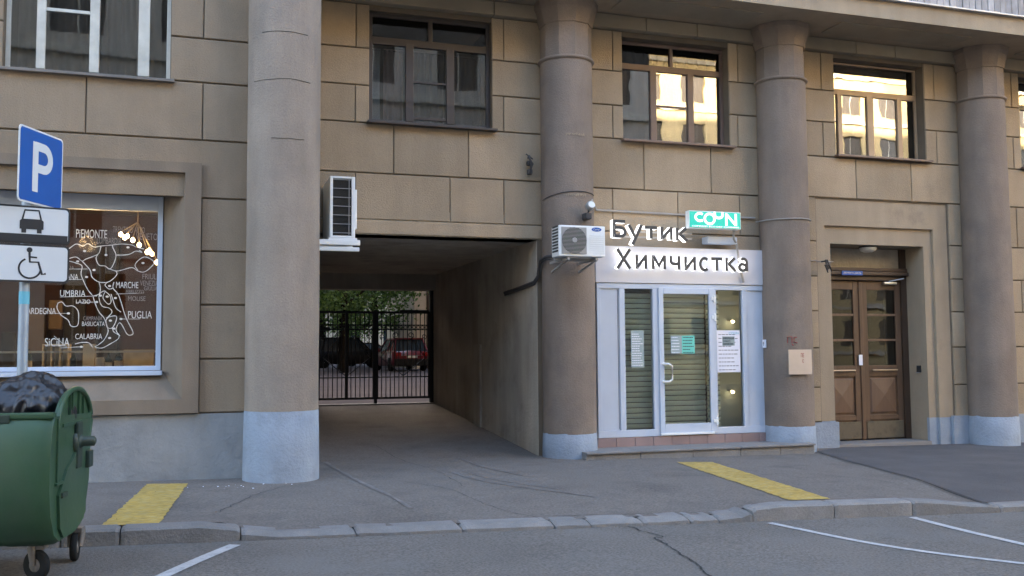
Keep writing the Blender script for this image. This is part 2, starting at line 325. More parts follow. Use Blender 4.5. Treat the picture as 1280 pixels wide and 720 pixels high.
# ------------------------------------------------------------------ ground
def grid(name, xs, ys, fz, m, kind='structure', parent=None):
    mb = MB(); nx, ny = len(xs), len(ys)
    vs = [(x, y, fz(x, y)) for y in ys for x in xs]
    mb.add(vs, [(j*nx+i, j*nx+i+1, (j+1)*nx+i+1, (j+1)*nx+i) for j in range(ny-1) for i in range(nx-1)], 0, True)
    o = mb.build(name, m, parent)
    if kind: o['kind'] = kind
    return o
def fr(a, b, n): return [a+(b-a)*i/n for i in range(n+1)]
grid('ground', fr(-80, 90, 17), fr(-60, 120, 18), lambda x, y: -0.5-0.0155*x if y < 12 else -0.6-0.0155*x, M['yard'])
road = MB(); xs = fr(-60, 70, 130)
v = []; f = []
for i, x in enumerate(xs):
    v += [(x, -8.0, road_z(x)), (x, kerb_y(x)+0.05, road_z(x))]
for i in range(len(xs)-1): f.append((2*i, 2*i+2, 2*i+3, 2*i+1))
road.add(v, f); road = road.build('road', M['road']); road['kind'] = 'structure'
mb = MB(); xs = fr(-30, 30, 300); nj = 26; v = []
for x in xs:
    for j in range(nj+1):
        y = kerb_y(x)+0.17+(12.9-kerb_y(x)-0.17)*j/nj; v.append((x, y, walk_z(x, y)))
f = [(i*(nj+1)+j, (i+1)*(nj+1)+j, (i+1)*(nj+1)+j+1, i*(nj+1)+j+1) for i in range(len(xs)-1) for j in range(nj)]
mb.add(v, f, 0, True); walk = mb.build('pavement', M['walk']); walk['kind'] = 'structure'
def pass_z(x, y):
    t = (y-12.85)/(19.3-12.85); a = walk_z(x, 12.85); return a+(0.50-a)*t+0.003*noise.noise(Vector((x, y, 0)))
grid('passage_floor', fr(0.9, 4.7, 16), fr(12.85, 19.3, 24), pass_z, M['walk'])
grid('courtyard_ground', fr(-25, 60, 20), fr(19.3, 95, 20), lambda x, y: 0.50+0.006*(y-19.3), M['yard'])
# fresh asphalt patch on the right
mb = MB(); rows0 = [(7.50, 7.62), (7.74, 8.75), (7.95, 9.6), (8.29, 10.98), (8.60, 11.9), (8.78, 12.28), (9.2, 12.55), (9.5, 12.72)]; rows = [(a[0]+(b[0]-a[0])*k/4, a[1]+(b[1]-a[1])*k/4) for a, b in zip(rows0, rows0[1:]) for k in range(4)]+[rows0[-1]]
v = []; nx = 90
for (xl, y) in rows:
    for i in range(nx+1):
        x = xl+(17-xl)*i/nx; yy = max(y, kerb_y(x)+0.18); v.append((x, yy, walk_z(x, yy)+0.010))
mb.add(v, [(j*(nx+1)+i, j*(nx+1)+i+1, (j+1)*(nx+1)+i+1, (j+1)*(nx+1)+i) for j in range(len(rows)-1) for i in range(nx)], 0, True)
mb.build('fresh_asphalt', M['newwalk'])['kind'] = 'structure'
# kerb: stones one by one
kerb = bpy.data.objects.new('kerb', None); C.objects.link(kerb); kerb['kind'] = 'structure'
kx = [-6.2, -5.2, -4.2, -3.1, -2.0, -0.98, -0.55, 0.36, 1.28, 2.18, 3.0, 3.33, 3.83, 4.28, 4.56, 4.9, 5.75, 6.6, 7.6, 8.6, 9.6, 10.6, 11.6, 12.6, 13.6, 14.6]
for a, b in zip(kx, kx[1:]):
    mid = (a+b)/2; low = 0.36 <= mid <= 4.9; g = 0.005; mb = MB()
    tw = random.uniform(-0.012, 0.012) if low else 0
    top = lambda x, y: walk_z(x, kerb_y(x)+0.2)+(0.004 if not low else random.uniform(-0.004, 0.008))
    rx = [a+g, a+g+0.03]+[a+(b-a)*t for t in (0.33, 0.66)]+[b-g-0.03, b-g]; prof = []
    for i, x in enumerate(rx):
        e = 0.012 if i in (0, 5) else 0; y0 = kerb_y(x)+tw+(0.012 if i in (0, 5) else 0.003*random.random()); t = top(x, 0)-e; zr = road_z(x)-0.1
        sl = 0.10 if low else 0.022; hf = max(zr+0.1+0.022, t-(0.03 if low else 0.02))
        prof.append([(x, y0, zr), (x, y0, hf), (x, y0+sl, t-0.003), (x, y0+(0.27 if low else 0.19), t+0.004), (x, y0+(0.27 if low else 0.19), zr)])
    vs = [p for r in prof for p in r]
    mb.add(vs, [(i*5+k, (i+1)*5+k, (i+1)*5+k+1, i*5+k+1) for i in range(5) for k in range(4)]); mb.add(prof[0], [(0, 1, 2, 3, 4)]); mb.add(prof[-1], [(4, 3, 2, 1, 0)])
    mb.build('kerb_stone', M['kerb'], kerb)
def ribbon(pts, wd, z, m, name, parent, jag=0.0, sub=1):
    P = [Vector((x, y, 0)) for x, y in pts]
    if sub > 1:
        Q = []
        for i in range(len(P)-1):
            p0, p1, p2, p3 = P[max(i-1, 0)], P[i], P[i+1], P[min(i+2, len(P)-1)]
            for k in range(sub):
                t = k/sub; Q.append(0.5*((2*p1)+(-p0+p2)*t+(2*p0-5*p1+4*p2-p3)*t*t+(-p0+3*p1-3*p2+p3)*t**3))
        P = Q+[P[-1]]
    mb = MB(); v = []
    for i, p in enumerate(P):
        d = (P[min(i+1, len(P)-1)]-P[max(i-1, 0)]).normalized(); n = Vector((-d.y, d.x, 0))
        q = p+n*random.uniform(-jag, jag); h = wd/2*(1+(random.uniform(-0.5, 0.5) if jag else 0))
        for s_ in (-1, 1): w_ = q+n*h*s_; v.append((w_.x, w_.y, z(w_.x, w_.y)))
    mb.add(v, [(2*i, 2*i+1, 2*i+3, 2*i+2) for i in range(len(P)-1)]); return mb.build(name, m, parent)
rz = lambda x, y: road_z(x)+0.005
ribbon([(5.003, 7.777), (5.10, 7.3), (5.23, 6.753), (5.45, 6.25), (5.825, 5.713), (6.3, 5.2)], 0.075, rz, M['linepaint'], 'painted_line', road, sub=6)
ribbon([(6.508, 7.687), (6.45, 7.0), (6.437, 6.305), (6.42, 5.4)], 0.085, rz, M['linepaint'], 'painted_line', road, sub=6)
ribbon([(0.31, 8.02), (0.06, 7.55), (-0.188, 7.038), (-0.42, 6.5), (-0.6, 5.8)], 0.10, rz, M['linepaint'], 'painted_line', road, sub=6)
ribbon([(3.45, 8.0), (3.658, 7.96), (3.69, 7.7), (3.74, 7.42), (3.64, 7.38), (3.608, 7.07), (3.53, 6.7), (3.469, 6.303), (3.369, 6.011), (3.35, 5.6)], 0.016, rz, M['crack'], 'crack', road, jag=0.012, sub=6)
wz = lambda x, y: (walk_z(x, y) if y < 12.85 else pass_z(x, y))+0.004
for pts in ([(2.95, 8.25), (2.6, 9.0), (2.45, 9.9), (2.1, 10.6)], [(2.7, 9.9), (2.75, 11.2), (2.6, 12.6), (2.5, 14.0)], [(0.2, 8.9), (0.45, 9.6), (0.9, 10.5)], [(3.1, 8.32), (3.7, 8.24), (4.3, 8.18), (4.9, 8.1)]):
    ribbon(pts, 0.007, wz, M['crack'], 'crack', walk, jag=0.02, sub=10)
ribbon([(7.46, 7.65), (7.70, 8.75), (7.91, 9.6), (8.25, 10.98), (8.56, 11.9), (8.74, 12.28)], 0.018, lambda x, y: walk_z(x, y)+0.014, M['crack'], 'asphalt_seam', walk, jag=0.006, sub=6)
ribbon([(4.9, 10.4), (5.9, 10.0), (6.9, 9.9), (7.4, 9.0)], 0.01, wz, M['crack'], 'crack', walk, jag=0.03, sub=8)
M['tyremark'] = mat('tyre_mark', (0.158, 0.138, 0.125), 0.9, var=0.3, vscale=6)
for pts, wd in (([(2.9, 11.2), (2.95, 10.6), (3.15, 10.0), (3.4, 9.5), (3.8, 9.0)], 0.035), ([(3.05, 11.3), (3.12, 10.7), (3.3, 10.1), (3.6, 9.5)], 0.02), ([(1.6, 12.7), (1.65, 11.5), (1.75, 10.2), (1.9, 8.9)], 0.05), ([(3.4, 12.6), (3.42, 11.6), (3.6, 10.6)], 0.04)):
    ribbon(pts, wd, lambda x, y: wz(x, y)+0.001, M['tyremark'], 'tyre_mark', walk, jag=0.006, sub=8)
def strip(p):
    mb = MB(); a, b, c, d = [Vector((x, y, 0)) for x, y in p]; n = 40; m = 6; v = []
    for i in range(n+1):
        for j in range(m+1):
            q = (a*(1-j/m)+b*(j/m))*(1-i/n)+(d*(1-j/m)+c*(j/m))*(i/n); e_ = 0.012 if (i in (0, n) or j in (0, m)) else 0; v.append((q.x+random.uniform(-e_, e_), q.y+random.uniform(-e_, e_), walk_z(q.x, q.y)+0.006))
    mb.add(v, [(i*(m+1)+j, i*(m+1)+j+1, (i+1)*(m+1)+j+1, (i+1)*(m+1)+j) for i in range(n) for j in range(m)])
    return mb.build('yellow_strip', M['yellow'], walk)
strip([(-0.067, 10.917), (-0.473, 11.0), (-0.70, 8.42), (-0.27, 8.38)])
strip([(6.003, 11.493), (6.465, 11.369), (5.90, 8.10), (5.45, 8.12)])
# litter along the foot of the left column
mb = MB()
for i in range(16):
    x = random.gauss(0.45, 0.28); y = 10.62-abs(random.gauss(0, 0.14)); s_ = random.uniform(0.008, 0.03); z = walk_z(x, y)+0.008; a = random.uniform(0, 3)
    mb.add([(x, y, z), (x+s_*math.cos(a), y+s_*math.sin(a), z+0.004), (x+s_*0.6*math.cos(a+1), y+s_*math.sin(a+1), z+0.006)], [(0, 1, 2)])
o = mb.build('litter', M['paper']); o['kind'] = 'stuff'; o['label'] = 'pale flakes of paint and litter at the foot of the left column'

mb = MB(); rl = random.Random(5)
for i in range(150):
    x = rl.uniform(-1.5, 9); side = rl.random()
    y = kerb_y(x)-abs(rl.gauss(0, 0.10)) if side < 0.55 else rl.uniform(8.4, 11.5); z = (road_z(x) if side < 0.55 else walk_z(x, y))+0.008; s_ = rl.uniform(0.006, 0.022); a = rl.uniform(0, 6)
    mb.add([(x, y, z), (x+s_*math.cos(a), y+s_*math.sin(a), z+0.003), (x+s_*math.cos(a+0.8), y+s_*math.sin(a+0.8), z+0.007), (x+s_*0.5*math.cos(a+1.4), y+s_*0.5*math.sin(a+1.4), z+0.002)], [(0, 1, 2, 3)])
o = mb.build('grit', M['wood']); o['kind'] = 'stuff'; o['label'] = 'dry leaf scraps and grit lying along the kerb'

# ------------------------------------------------------------------ the apartment building
BY, LY = 12.75, 11.31            # main facade, projecting left wing
bld = empty('apartment_building', 'tan rendered building with block joints, fat round columns and an archway', 'building')
def part(name, mb, m, parent=bld): return mb.build(name, m, parent)
XW = lambda x, y=300, Y=BY: at(x, y, Y).x
# openings on the main facade: x0,x1,z0,z1
H2 = (2.165, 3.891, 4.60, 6.13); H3 = (5.905, 7.678, 4.585, 6.125); H4 = (9.59, 11.335, 4.57, 6.14); H5 = (13.33, 15.0, 4.57, 6.14)
ARCH = (1.33, 4.55, -0.3, 3.062); SHOP = (5.44, 8.285, 0.0, 2.47); ENT = (9.485, 11.28, -0.3, 3.16); PORT = (9.19, 11.72, -0.3, 3.86)
holes = [H2, H3, H4, H5, ARCH, SHOP, PORT]
mb = MB(); wall_holes(mb, 1.33, 30, -0.4, 6.46, BY+0.025, BY+0.40, holes); part('wall', mb, M['joint'])
mb = MB(); mb.box(-26, 80, 12.4, 19.2, 6.69, 33.0); mb.box(30.01, 80, 12.75, 19.2, -0.5, 6.68); part('upper_storeys', mb, M['trim'])
mb = MB(); mb.box(-26, 80, 12.3, 19.35, 33.0, 33.25); mb.box(-26, 80, 19.201, 19.34, 6.69, 32.99); part('roof_and_bounce_screen', mb, M['roof'])  # roof slab; dark rear sheet added to cut sunlit bounce into the courtyard
# left wing
HW = (-2.02, -0.33, 4.55, 6.10); HS = (-4.6, -0.16, 0.98, 3.50)
mb = MB(); wall_holes(mb, -26, 1.33, -0.4, 6.60, LY+0.025, LY+0.40, [HW, HS]); part('wing_wall', mb, M['joint'])
mb = MB(); mb.box(-26, 1.33, LY, 12.29, 6.6, 33.25); part('upper_storeys', mb, M['trim'])
mb = MB(); mb.box(1.0, 1.33, LY+0.40, 18.6, 2.0, 6.6, 0); part('pier', mb, M['trim'])
mb = MB(); mb.box(0.995, 1.335, LY-0.005, 12.95, -0.4, 2.0, 0); part('pier_base', mb, M['white_base'])
def block(x0, x1, z0, z1, Y=BY, m='block', g=0.009):
    x0 += g*0.65; x1 -= g*0.65; z0 += g; z1 -= g; b = 0.007; mb = MB()
    f0 = [(x0+b, Y, z0+b), (x1-b, Y, z0+b), (x1-b, Y, z1-b), (x0+b, Y, z1-b)]; f1 = [(x0, Y+b, z0), (x1, Y+b, z0), (x1, Y+b, z1), (x0, Y+b, z1)]
    f2 = [(x0, Y+0.026, z0), (x1, Y+0.026, z0), (x1, Y+0.026, z1), (x0, Y+0.026, z1)]
    mb.add(f0+f1+f2, [(0, 1, 2, 3)]+[(i, (i+1) % 4, 4+(i+1) % 4, 4+i) for i in range(4)]+[(4+i, 4+(i+1) % 4, 8+(i+1) % 4, 8+i) for i in range(4)])
    part('block', mb, M['wing' if Y < 12 else m])
def row(z0, z1, cuts, Y=BY, skip=()):
    for i, (a, b) in enumerate(zip(cuts, cuts[1:])):
        if i not in skip: block(a, b, z0, z1, Y)
ZT, Z1, Z2 = 6.20, 5.59, 5.08
# bay A (above the arch)
a0, a1 = 1.33, 4.93
row(Z1, ZT, [a0, XW(445, 30), H2[0], H2[1], XW(629.5, 50), a1], skip=(2,)); row(Z2, Z1, [a0, H2[0], H2[1], a1], skip=(1,))
row(4.57, Z2, [a0, XW(444, 120), H2[0], H2[1], XW(629.5, 140), a1], skip=(2,))
row(3.89, 4.57, [a0, XW(492, 180), XW(585.5, 190), a1]); row(3.26, 3.89, [a0, XW(444, 240), XW(562.5, 250), XW(630, 250), a1]); row(ARCH[3]+0.0, 3.26, [a0, a1])
# bay B (over the dry cleaner)
b0, b1 = 4.94, 8.46
row(Z1, ZT, [b0, XW(765.5, 60), H3[0], H3[1], XW(922, 80), b1], skip=(2,)); row(Z2, Z1, [b0, H3[0], H3[1], b1], skip=(1,))
row(4.585, Z2, [b0, XW(766, 150), H3[0], H3[1], XW(922.5, 160), b1], skip=(2,))
row(3.845, 4.585, [b0, XW(805, 210), XW(888.7, 210), b1]); row(3.22, 3.845, [b0, XW(766, 260), XW(847.5, 270), XW(925, 270), b1]); row(2.6, 3.22, [b0, b1])
row(2.10, 2.6, [b0, SHOP[0]]); row(1.5, 2.1, [b0, SHOP[0]]); row(0.3, 1.5, [b0, SHOP[0]])
# bay C (entrance)
c0, c1 = 8.47, 12.30; pl, pr = 9.176, 11.735
row(Z1, ZT, [c0, XW(1026, 90), H4[0], H4[1], XW(1167, 100), c1], skip=(2,)); row(Z2, Z1, [c0, H4[0], H4[1], c1], skip=(1,))
row(4.525, Z2, [c0, XW(1029, 170), H4[0], H4[1], XW(1171, 180), c1], skip=(2,)); row(3.873, 4.525, [c0, XW(1069.8, 210), XW(1139, 220), c1])
for z0, z1 in ((3.18, 3.873), (2.63, 3.18), (2.09, 2.63), (1.515, 2.09), (0.905, 1.515), (0.38, 0.905)):
    row(z0, z1, [c0, pl]); row(z0, z1, [pr, c1])
# bay D
d0, d1 = 12.31, 17
row(Z1, ZT, [d0, XW(1263.5, 100), H5[0], H5[1], d1], skip=(2,)); row(Z2, Z1, [d0, H5[0], H5[1], d1], skip=(1,)); row(4.525, Z2, [d0, XW(1267, 190), H5[0], H5[1], d1], skip=(2,))
row(3.873, 4.525, [d0, 14.1, 15.6, d1]); row(3.18, 3.873, [d0, XW(1271, 280), 14.6, d1]); row(2.63, 3.18, [d0, 15, d1]); row(2.09, 2.63, [d0, XW(1277, 360), 15.2, d1])
for z0, z1 in ((1.515, 2.09), (0.905, 1.515), (0.38, 0.905)): row(z0, z1, [d0, 14.2, d1])
# left wing rows
lz = [at(308, y, LY).z for y in (53.2, 107.5, 178.7, 250, 315.4, 381.6, 448.4, 515.2)]
XL = lambda x, y: at(x, y, LY).x
row(lz[0], 5.65, [-6.0, -4.4, HW[0], HW[1], XL(255, 25), 1.33], LY, skip=(2,)); row(lz[1], lz[0], [-6, HW[0], HW[1], 1.33], LY, skip=(1,))
row(5.65, 6.2, [-6.0, HW[0], HW[1], 1.33], LY, skip=(1,))
row(lz[2], lz[1], [-6, -2.9, XL(107.5, 130), XL(253.5, 140), 1.33], LY)
FX = 0.025
row(lz[3], lz[2], [-6, -3.9, 1.33], LY)
for i in range(4, 8): row(lz[i], lz[i-1], [FX, 1.33], LY)
ZB = lz[7]
# rendered surround of the shop window, splayed inwards
def splay(parent):
    mb = MB(); xo0, xo1, zo0, zo1 = -5.0, FX, 0.83, 3.615; xi0, xi1, zi0, zi1 = -4.7, -0.15, 0.985, 3.50
    yf = LY-0.06; gx0, gx1, gz0, gz1 = -4.4, -0.385, 1.30, 3.26; yg = 11.62
    o_ = [(xo0, yf, zo0), (xo1, yf, zo0), (xo1, yf, zo1), (xo0, yf, zo1)]; ob = [(x, LY+0.03, z) for x, _, z in o_]
    i_ = [(xi0, yf, zi0), (xi1, yf, zi0), (xi1, yf, zi1), (xi0, yf, zi1)]; g_ = [(gx0, yg, gz0), (gx1, yg, gz0), (gx1, yg, gz1), (gx0, yg, gz1)]
    ib = [(x, yf+0.05, z) for x, _, z in i_]
    q = o_+ob+i_+ib+g_
    fs = []
    for i in range(4):
        j = (i+1) % 4; fs += [(i, j, 8+j, 8+i), (4+i, 4+j, j, i), (8+i, 8+j, 12+j, 12+i), (12+i, 12+j, 16+j, 16+i)]
    mb.add(q, fs); return part('window_surround', mb, M['wingtrim'], parent)
splay(bld)
mb = MB(); mb.box(-26, 1.0, LY-0.012, LY+0.05, -0.4, ZB-0.005)
part('plinth', mb, M['grey_base'])
# dry white plinth near entrance and right
mb = MB(); mb.box(8.5, ENT[0]-0.02, BY-0.03, BY+0.03, -0.3, 0.37); part('plinth', mb, M['white_base'])
mb = MB(); mb.box(11.66, 12.4, BY-0.03, BY+0.03, -0.3, 0.405); part('plinth', mb, M['white_base']); mb = MB(); mb.box(12.41, 17, BY-0.03, BY+0.03, -0.3, 0.40); part('plinth', mb, M['white_base'])
# stepped portal round the entrance
mb = MB()
def frame3(mb, xo0, xo1, zo, xi0, xi1, zi, y0, y1, z0=-0.3):
    mb.box(xo0, xi0, y0, y1, z0, zo); mb.box(xi1, xo1, y0, y1, z0, zo); mb.box(xi0, xi1, y0, y1, zi, zo)
frame3(mb, pl+0.012, pr-0.012, 3.873-0.012, 9.346, 11.44, 3.44, BY+0.04, BY+0.3, 0.38)
frame3(mb, 9.346, 11.44, 3.44, ENT[0], ENT[1], ENT[3], BY+0.09, BY+0.62, 0.38); mb.box(9.346, ENT[0], BY+0.14, BY+0.619, -0.3, 0.3799); mb.box(ENT[1], 11.44, BY+0.14, BY+0.619, -0.3, 0.3799)
part('portal_surround', mb, M['trim'])
mb = MB(); mb.box(pl+0.012, 9.343, BY+0.035, BY+0.2, -0.3, 0.379); mb.box(11.443, pr-0.012, BY+0.035, BY+0.2, -0.3, 0.379); part('plinth', mb, M['white_base']); mb = MB(); mb.box(9.343, ENT[0]+0.003, BY+0.085, BY+0.139, -0.3, 0.379); part('plinth', mb, M['white_base']); mb = MB(); mb.box(ENT[1]-0.003, 11.443, BY+0.085, BY+0.139, -0.3, 0.379); part('plinth', mb, M['white_base'])
mb = MB(); mb.box(9.40, ENT[0]-0.004, BY+0.6, BY+1.1, -0.3, 3.3); mb.box(ENT[1]+0.004, ENT[1]+0.1, BY+0.6, BY+1.1, -0.3, 3.3); mb.box(ENT[0]-0.003, ENT[1]+0.003, BY+0.6, BY+1.1, ENT[3]+0.004, ENT[3]+0.1); part('porch', mb, M['trim'])
# beam under the balcony + soffit + fascia
mb = MB(); xs = [1.34, 3.9, 4.9, XW(804, 30), 7.1, 8.4, XW(1065, 60), 10.7, 12.3, 14, 17]
beam = None
for a, b in zip(xs, xs[1:]):
    mb = MB(); mb.bbox(a+0.006, b-0.006, BY-0.10, BY+0.05, 6.205, 6.40, 0.008); part('beam_block', mb, M['soffit'])
mb = MB(); mb.box(1.34, 22, 11.66, BY+0.2, 6.41, 6.68); part('balcony_slab', mb, M['trim'])
mb = MB(); mb.bbox(1.34, 22, 11.59, 11.72, 6.68, 6.705, 0.004); part('drip_edge', mb, M['drip'])
for a, b in ((1.7, 4.3), (5.6, 7.8), (9.15, 11.6), (12.95, 15.2)):
    mb = MB(); mb.bbox(a, b, 11.95, 12.45, 6.392, 6.412, 0.006); part('soffit_panel', mb, M['soffit'])
mb = MB(); mb.box(-0.055, 0.055, 0, 0.02, 0, 1.0); sl = mb.build('slat', M['balcony'], bld, (8.3, 11.80, 6.70)); k = 0
x = 8.43
while x < 16.5:
    o = link('slat', sl.data, bld, (x, 11.80+random.uniform(-0.012, 0.012), 6.70)); o.rotation_euler = (0, 0, random.uniform(-0.06, 0.06)); x += 0.122+random.uniform(-0.006, 0.006)
for X_ in (8.3, 10.2, 12.2, 14.2, 16.3):
    mb = MB(); mb.box(X_-0.03, X_+0.03, 11.84, 11.90, 6.69, 7.72); part('balcony_post', mb, M['sillmetal'])
mb = MB(); mb.box(8.2, 16.6, 11.83, 11.87, 7.55, 7.60); part('balcony_rail', mb, M['sillmetal'])
# columns
def column(X, Y, r, zb, zring=5.57, jit=0.012):
    cm = M['column_brown']
    base = walk_z(X, Y)-0.15
    mb = MB(); mb.lathe([(r*1.0, zb-0.01)]+[(r*(1.0-0.012*t), zb+(zring-zb)*t) for t in fr(0.02, 1, 20)], X, Y, 64, jit=jit); col = part('column', mb, cm)
    mb = MB(); mb.lathe([(r*1.035, base), (r*1.03, base+0.25), (r*1.01, zb-0.012), (r*0.98, zb)], X, Y, 64, jit=jit); mb.v = [(a, b, c+(0.02*noise.noise(Vector((a*9, b*9, 1)))+0.01*noise.noise(Vector((a*30, b*30, 4))) if c > zb-0.02 else 0)) for a, b, c in mb.v]; mb.build('column_base', M['white_base'], col)
    if zring < 6:
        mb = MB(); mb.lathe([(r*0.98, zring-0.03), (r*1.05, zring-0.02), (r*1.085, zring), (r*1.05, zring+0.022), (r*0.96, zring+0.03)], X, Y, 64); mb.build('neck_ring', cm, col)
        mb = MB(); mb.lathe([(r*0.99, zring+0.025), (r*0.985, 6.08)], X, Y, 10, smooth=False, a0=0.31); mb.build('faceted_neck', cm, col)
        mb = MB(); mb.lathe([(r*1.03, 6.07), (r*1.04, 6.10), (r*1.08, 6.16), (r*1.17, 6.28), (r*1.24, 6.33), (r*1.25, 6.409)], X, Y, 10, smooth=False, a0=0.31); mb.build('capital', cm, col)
    return col
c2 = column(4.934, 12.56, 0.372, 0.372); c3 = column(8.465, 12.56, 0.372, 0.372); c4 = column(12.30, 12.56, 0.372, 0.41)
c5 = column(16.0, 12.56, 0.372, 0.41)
c1x, c1y, c1r = 0.913, 11.12, 0.405
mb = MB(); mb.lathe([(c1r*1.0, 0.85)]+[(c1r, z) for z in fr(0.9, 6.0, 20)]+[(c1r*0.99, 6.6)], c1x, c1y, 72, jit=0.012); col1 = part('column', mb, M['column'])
mb = MB(); mb.lathe([(c1r*1.03, -0.1), (c1r*1.025, 0.3), (c1r*1.005, 0.84), (c1r*0.97, 0.86)], c1x, c1y, 72, jit=0.012); mb.build('column_base', M['white_base'], col1)
mb = MB(); mb.lathe([(c1r, 5.75), (c1r*1.06, 5.76), (c1r*1.08, 5.79), (c1r*1.05, 5.82), (c1r, 5.83)], c1x, c1y, 72); mb.build('neck_ring', M['column'], col1)
# fine cracks round the columns
def arc_crack(X, Y, r, z, a0, a1, col, m='crack', rr=0.004):
    pts = [(X+(r+0.002)*math.cos(a), Y+(r+0.002)*math.sin(a), z+0.012*noise.noise(Vector((a*3, z, 0)))) for a in fr(a0, a1, 18)]
    MB().tube(pts, rr, 4).build('crack', M[m], col)
arc_crack(c1x, c1y, c1r, at(350, 38, 10.7).z, -2.3, -1.0, col1); arc_crack(c1x, c1y, c1r, at(350, 98, 10.7).z, -2.6, -0.9, col1, rr=0.0035); arc_crack(c1x, c1y, c1r, at(350, 172, 10.7).z, -2.0, -1.1, col1, rr=0.003)
def chips(X, Y, r, z, a0, a1, col, n=14):   # patches of lost render
    mb = MB()
    for i in range(n):
        a = a0+(a1-a0)*(i+random.random()*0.6)/n; da = random.uniform(0.03, 0.07); h = random.uniform(0.008, 0.02); R_ = r*1.0+0.006; zz = z+random.uniform(-0.008, 0.008)
        P = [(X+R_*math.cos(a+k*da), Y+R_*math.sin(a+k*da), zz+q) for k, q in ((0, -h), (0.6, -h*1.2), (1, -h*0.3), (0.9, h), (0.2, h*0.8))]
        mb.add(P, [(0, 1, 2, 3, 4)])
    mb.build('render_chips', M['trim'], col)
chips(4.934, 12.56, 0.372, at(710, 167, 12.2).z, -2.0, -1.2, c2); chips(4.934, 12.56, 0.372, at(710, 243, 12.2).z, -2.0, -1.2, c2)
# passage interior
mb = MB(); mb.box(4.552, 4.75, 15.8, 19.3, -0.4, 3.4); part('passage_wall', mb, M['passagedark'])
mb = MB(); mb.box(4.55, 4.75, BY+0.4, 15.8, -0.4, 3.4); mb.box(4.546, 4.56, BY+0.026, BY+0.41, -0.3, 3.061); part('passage_wall', mb, M['passage'])
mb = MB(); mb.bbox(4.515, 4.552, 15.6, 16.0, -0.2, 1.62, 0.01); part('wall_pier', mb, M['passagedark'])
mb = MB(); mb.box(0.8, 1.33, 12.95, 19.3, -0.4, 3.4); part('passage_wall', mb, M['passage'])
mb = MB(); mb.box(0.8, 4.75, BY+0.02, 19.3, 3.062, 3.40); part('passage_ceiling', mb, M['passage'])
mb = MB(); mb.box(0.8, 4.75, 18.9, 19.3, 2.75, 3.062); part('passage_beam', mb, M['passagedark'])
mb = MB(); mb.box(1.33, 2.12, 18.9, 19.3, 0, 2.75); part('passage_pier', mb, M['passage'])
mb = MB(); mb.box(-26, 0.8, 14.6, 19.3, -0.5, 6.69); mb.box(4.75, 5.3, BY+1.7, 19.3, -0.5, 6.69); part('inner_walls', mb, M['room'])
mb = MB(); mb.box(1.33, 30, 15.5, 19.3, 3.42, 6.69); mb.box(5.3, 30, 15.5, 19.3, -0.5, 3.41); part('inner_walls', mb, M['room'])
mb = MB(); mb.bbox(2.12, 4.55, 18.95, 19.35, 0.30, 0.498, 0.008); part('threshold', mb, M['stone'])

# windows ---------------------------------------------------------------
def window(x0, x1, z0, z1, Y, fm, pm, posts, transoms, sill_out=0.0, fw=0.05, sillm='sillmetal', muntins=()):
    """posts: (fraction, halfwidth, zfrac0, zfrac1); transoms: (zfraction, halfheight, xf0, xf1)"""
    W, H = x1-x0, z1-z0; mb = MB(); y0, y1 = Y-0.03, Y+0.03
    mb.bbox(x0, x0+fw, y0, y1, z0, z1, 0.006); mb.bbox(x1-fw, x1, y0, y1, z0, z1, 0.006); mb.bbox(x0+fw, x1-fw, y0+0.001, y1-0.001, z0, z0+fw, 0.006); mb.bbox(x0+fw, x1-fw, y0+0.001, y1-0.001, z1-fw, z1, 0.006)
    win = mb.build('window', M[fm], bld)
    for f_, hw, a, b in posts:
        MB().bbox(x0+W*f_-hw, x0+W*f_+hw, y0-0.008, y1+0.002, z0+H*a+0.002, z0+H*b-0.002, 0.006).build('mullion', M[fm], win)
    for f_, hh, a, b in transoms:
        MB().bbox(x0+W*a+0.002, x0+W*b-0.002, y0-0.004, y1-0.004, z0+H*f_-hh, z0+H*f_+hh, 0.005).build('transom', M[fm], win)
    for f_, hh, a, b, fm2 in muntins:
        MB().bbox(x0+W*a, x0+W*b, y0+0.006, y1-0.016, z0+H*f_-hh, z0+H*f_+hh, 0.003).build('glazing_bar', M[fm2], win)
    for (a, b, c, d, pmx) in pm:
        mbp = MB(); mbp.box(x0+W*a, x0+W*b, Y-0.004, Y+0.004, z0+H*c, z0+H*d); mbp.build('pane', M[pmx], win)
    if sill_out:
        mb = MB(); mb.bbox(x0-0.04, x1+0.05, Y-sill_out, Y+0.02, z0-0.045, z0-0.012, 0.005); mb.build('sill', M[sillm], win)
    mb = MB(); mb.box(x0-0.1, x1+0.1, Y+1.3, Y+1.34, z0-0.1, z1+0.1); mb.box(x0-0.14, x0-0.1, Y+0.05, Y+1.34, z0-0.1, z1+0.1); mb.box(x1+0.1, x1+0.14, Y+0.05, Y+1.34, z0-0.1, z1+0.1)
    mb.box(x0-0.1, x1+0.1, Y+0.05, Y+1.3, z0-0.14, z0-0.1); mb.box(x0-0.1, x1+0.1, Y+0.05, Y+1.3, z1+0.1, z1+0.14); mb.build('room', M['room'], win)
    return win
YW = 12.95
t2 = 0.745
window(2.165, 3.891, 4.60, 6.13, YW-0.07, 'darkframe', [(0.02, 0.32, 0.02, t2, 'pane'), (0.33, 0.66, 0.02, t2, 'pane'), (0.67, 0.98, 0.02, t2, 'pane'), (0.02, 0.5, t2, 0.98, 'panedark'), (0.5, 0.98, t2, 0.98, 'panedark')],
       [(0.33, 0.055, 0.03, t2), (0.665, 0.055, 0.03, t2), (0.5, 0.03, t2+0.02, 0.97)], [(t2+0.005, 0.05, 0.03, 0.97)], 0.24, 0.055, 'darkframe', muntins=[(0.40, 0.015, 0.36, 0.63, 'darkframe'), (0.07, 0.02, 0.36, 0.63, 'darkframe')])
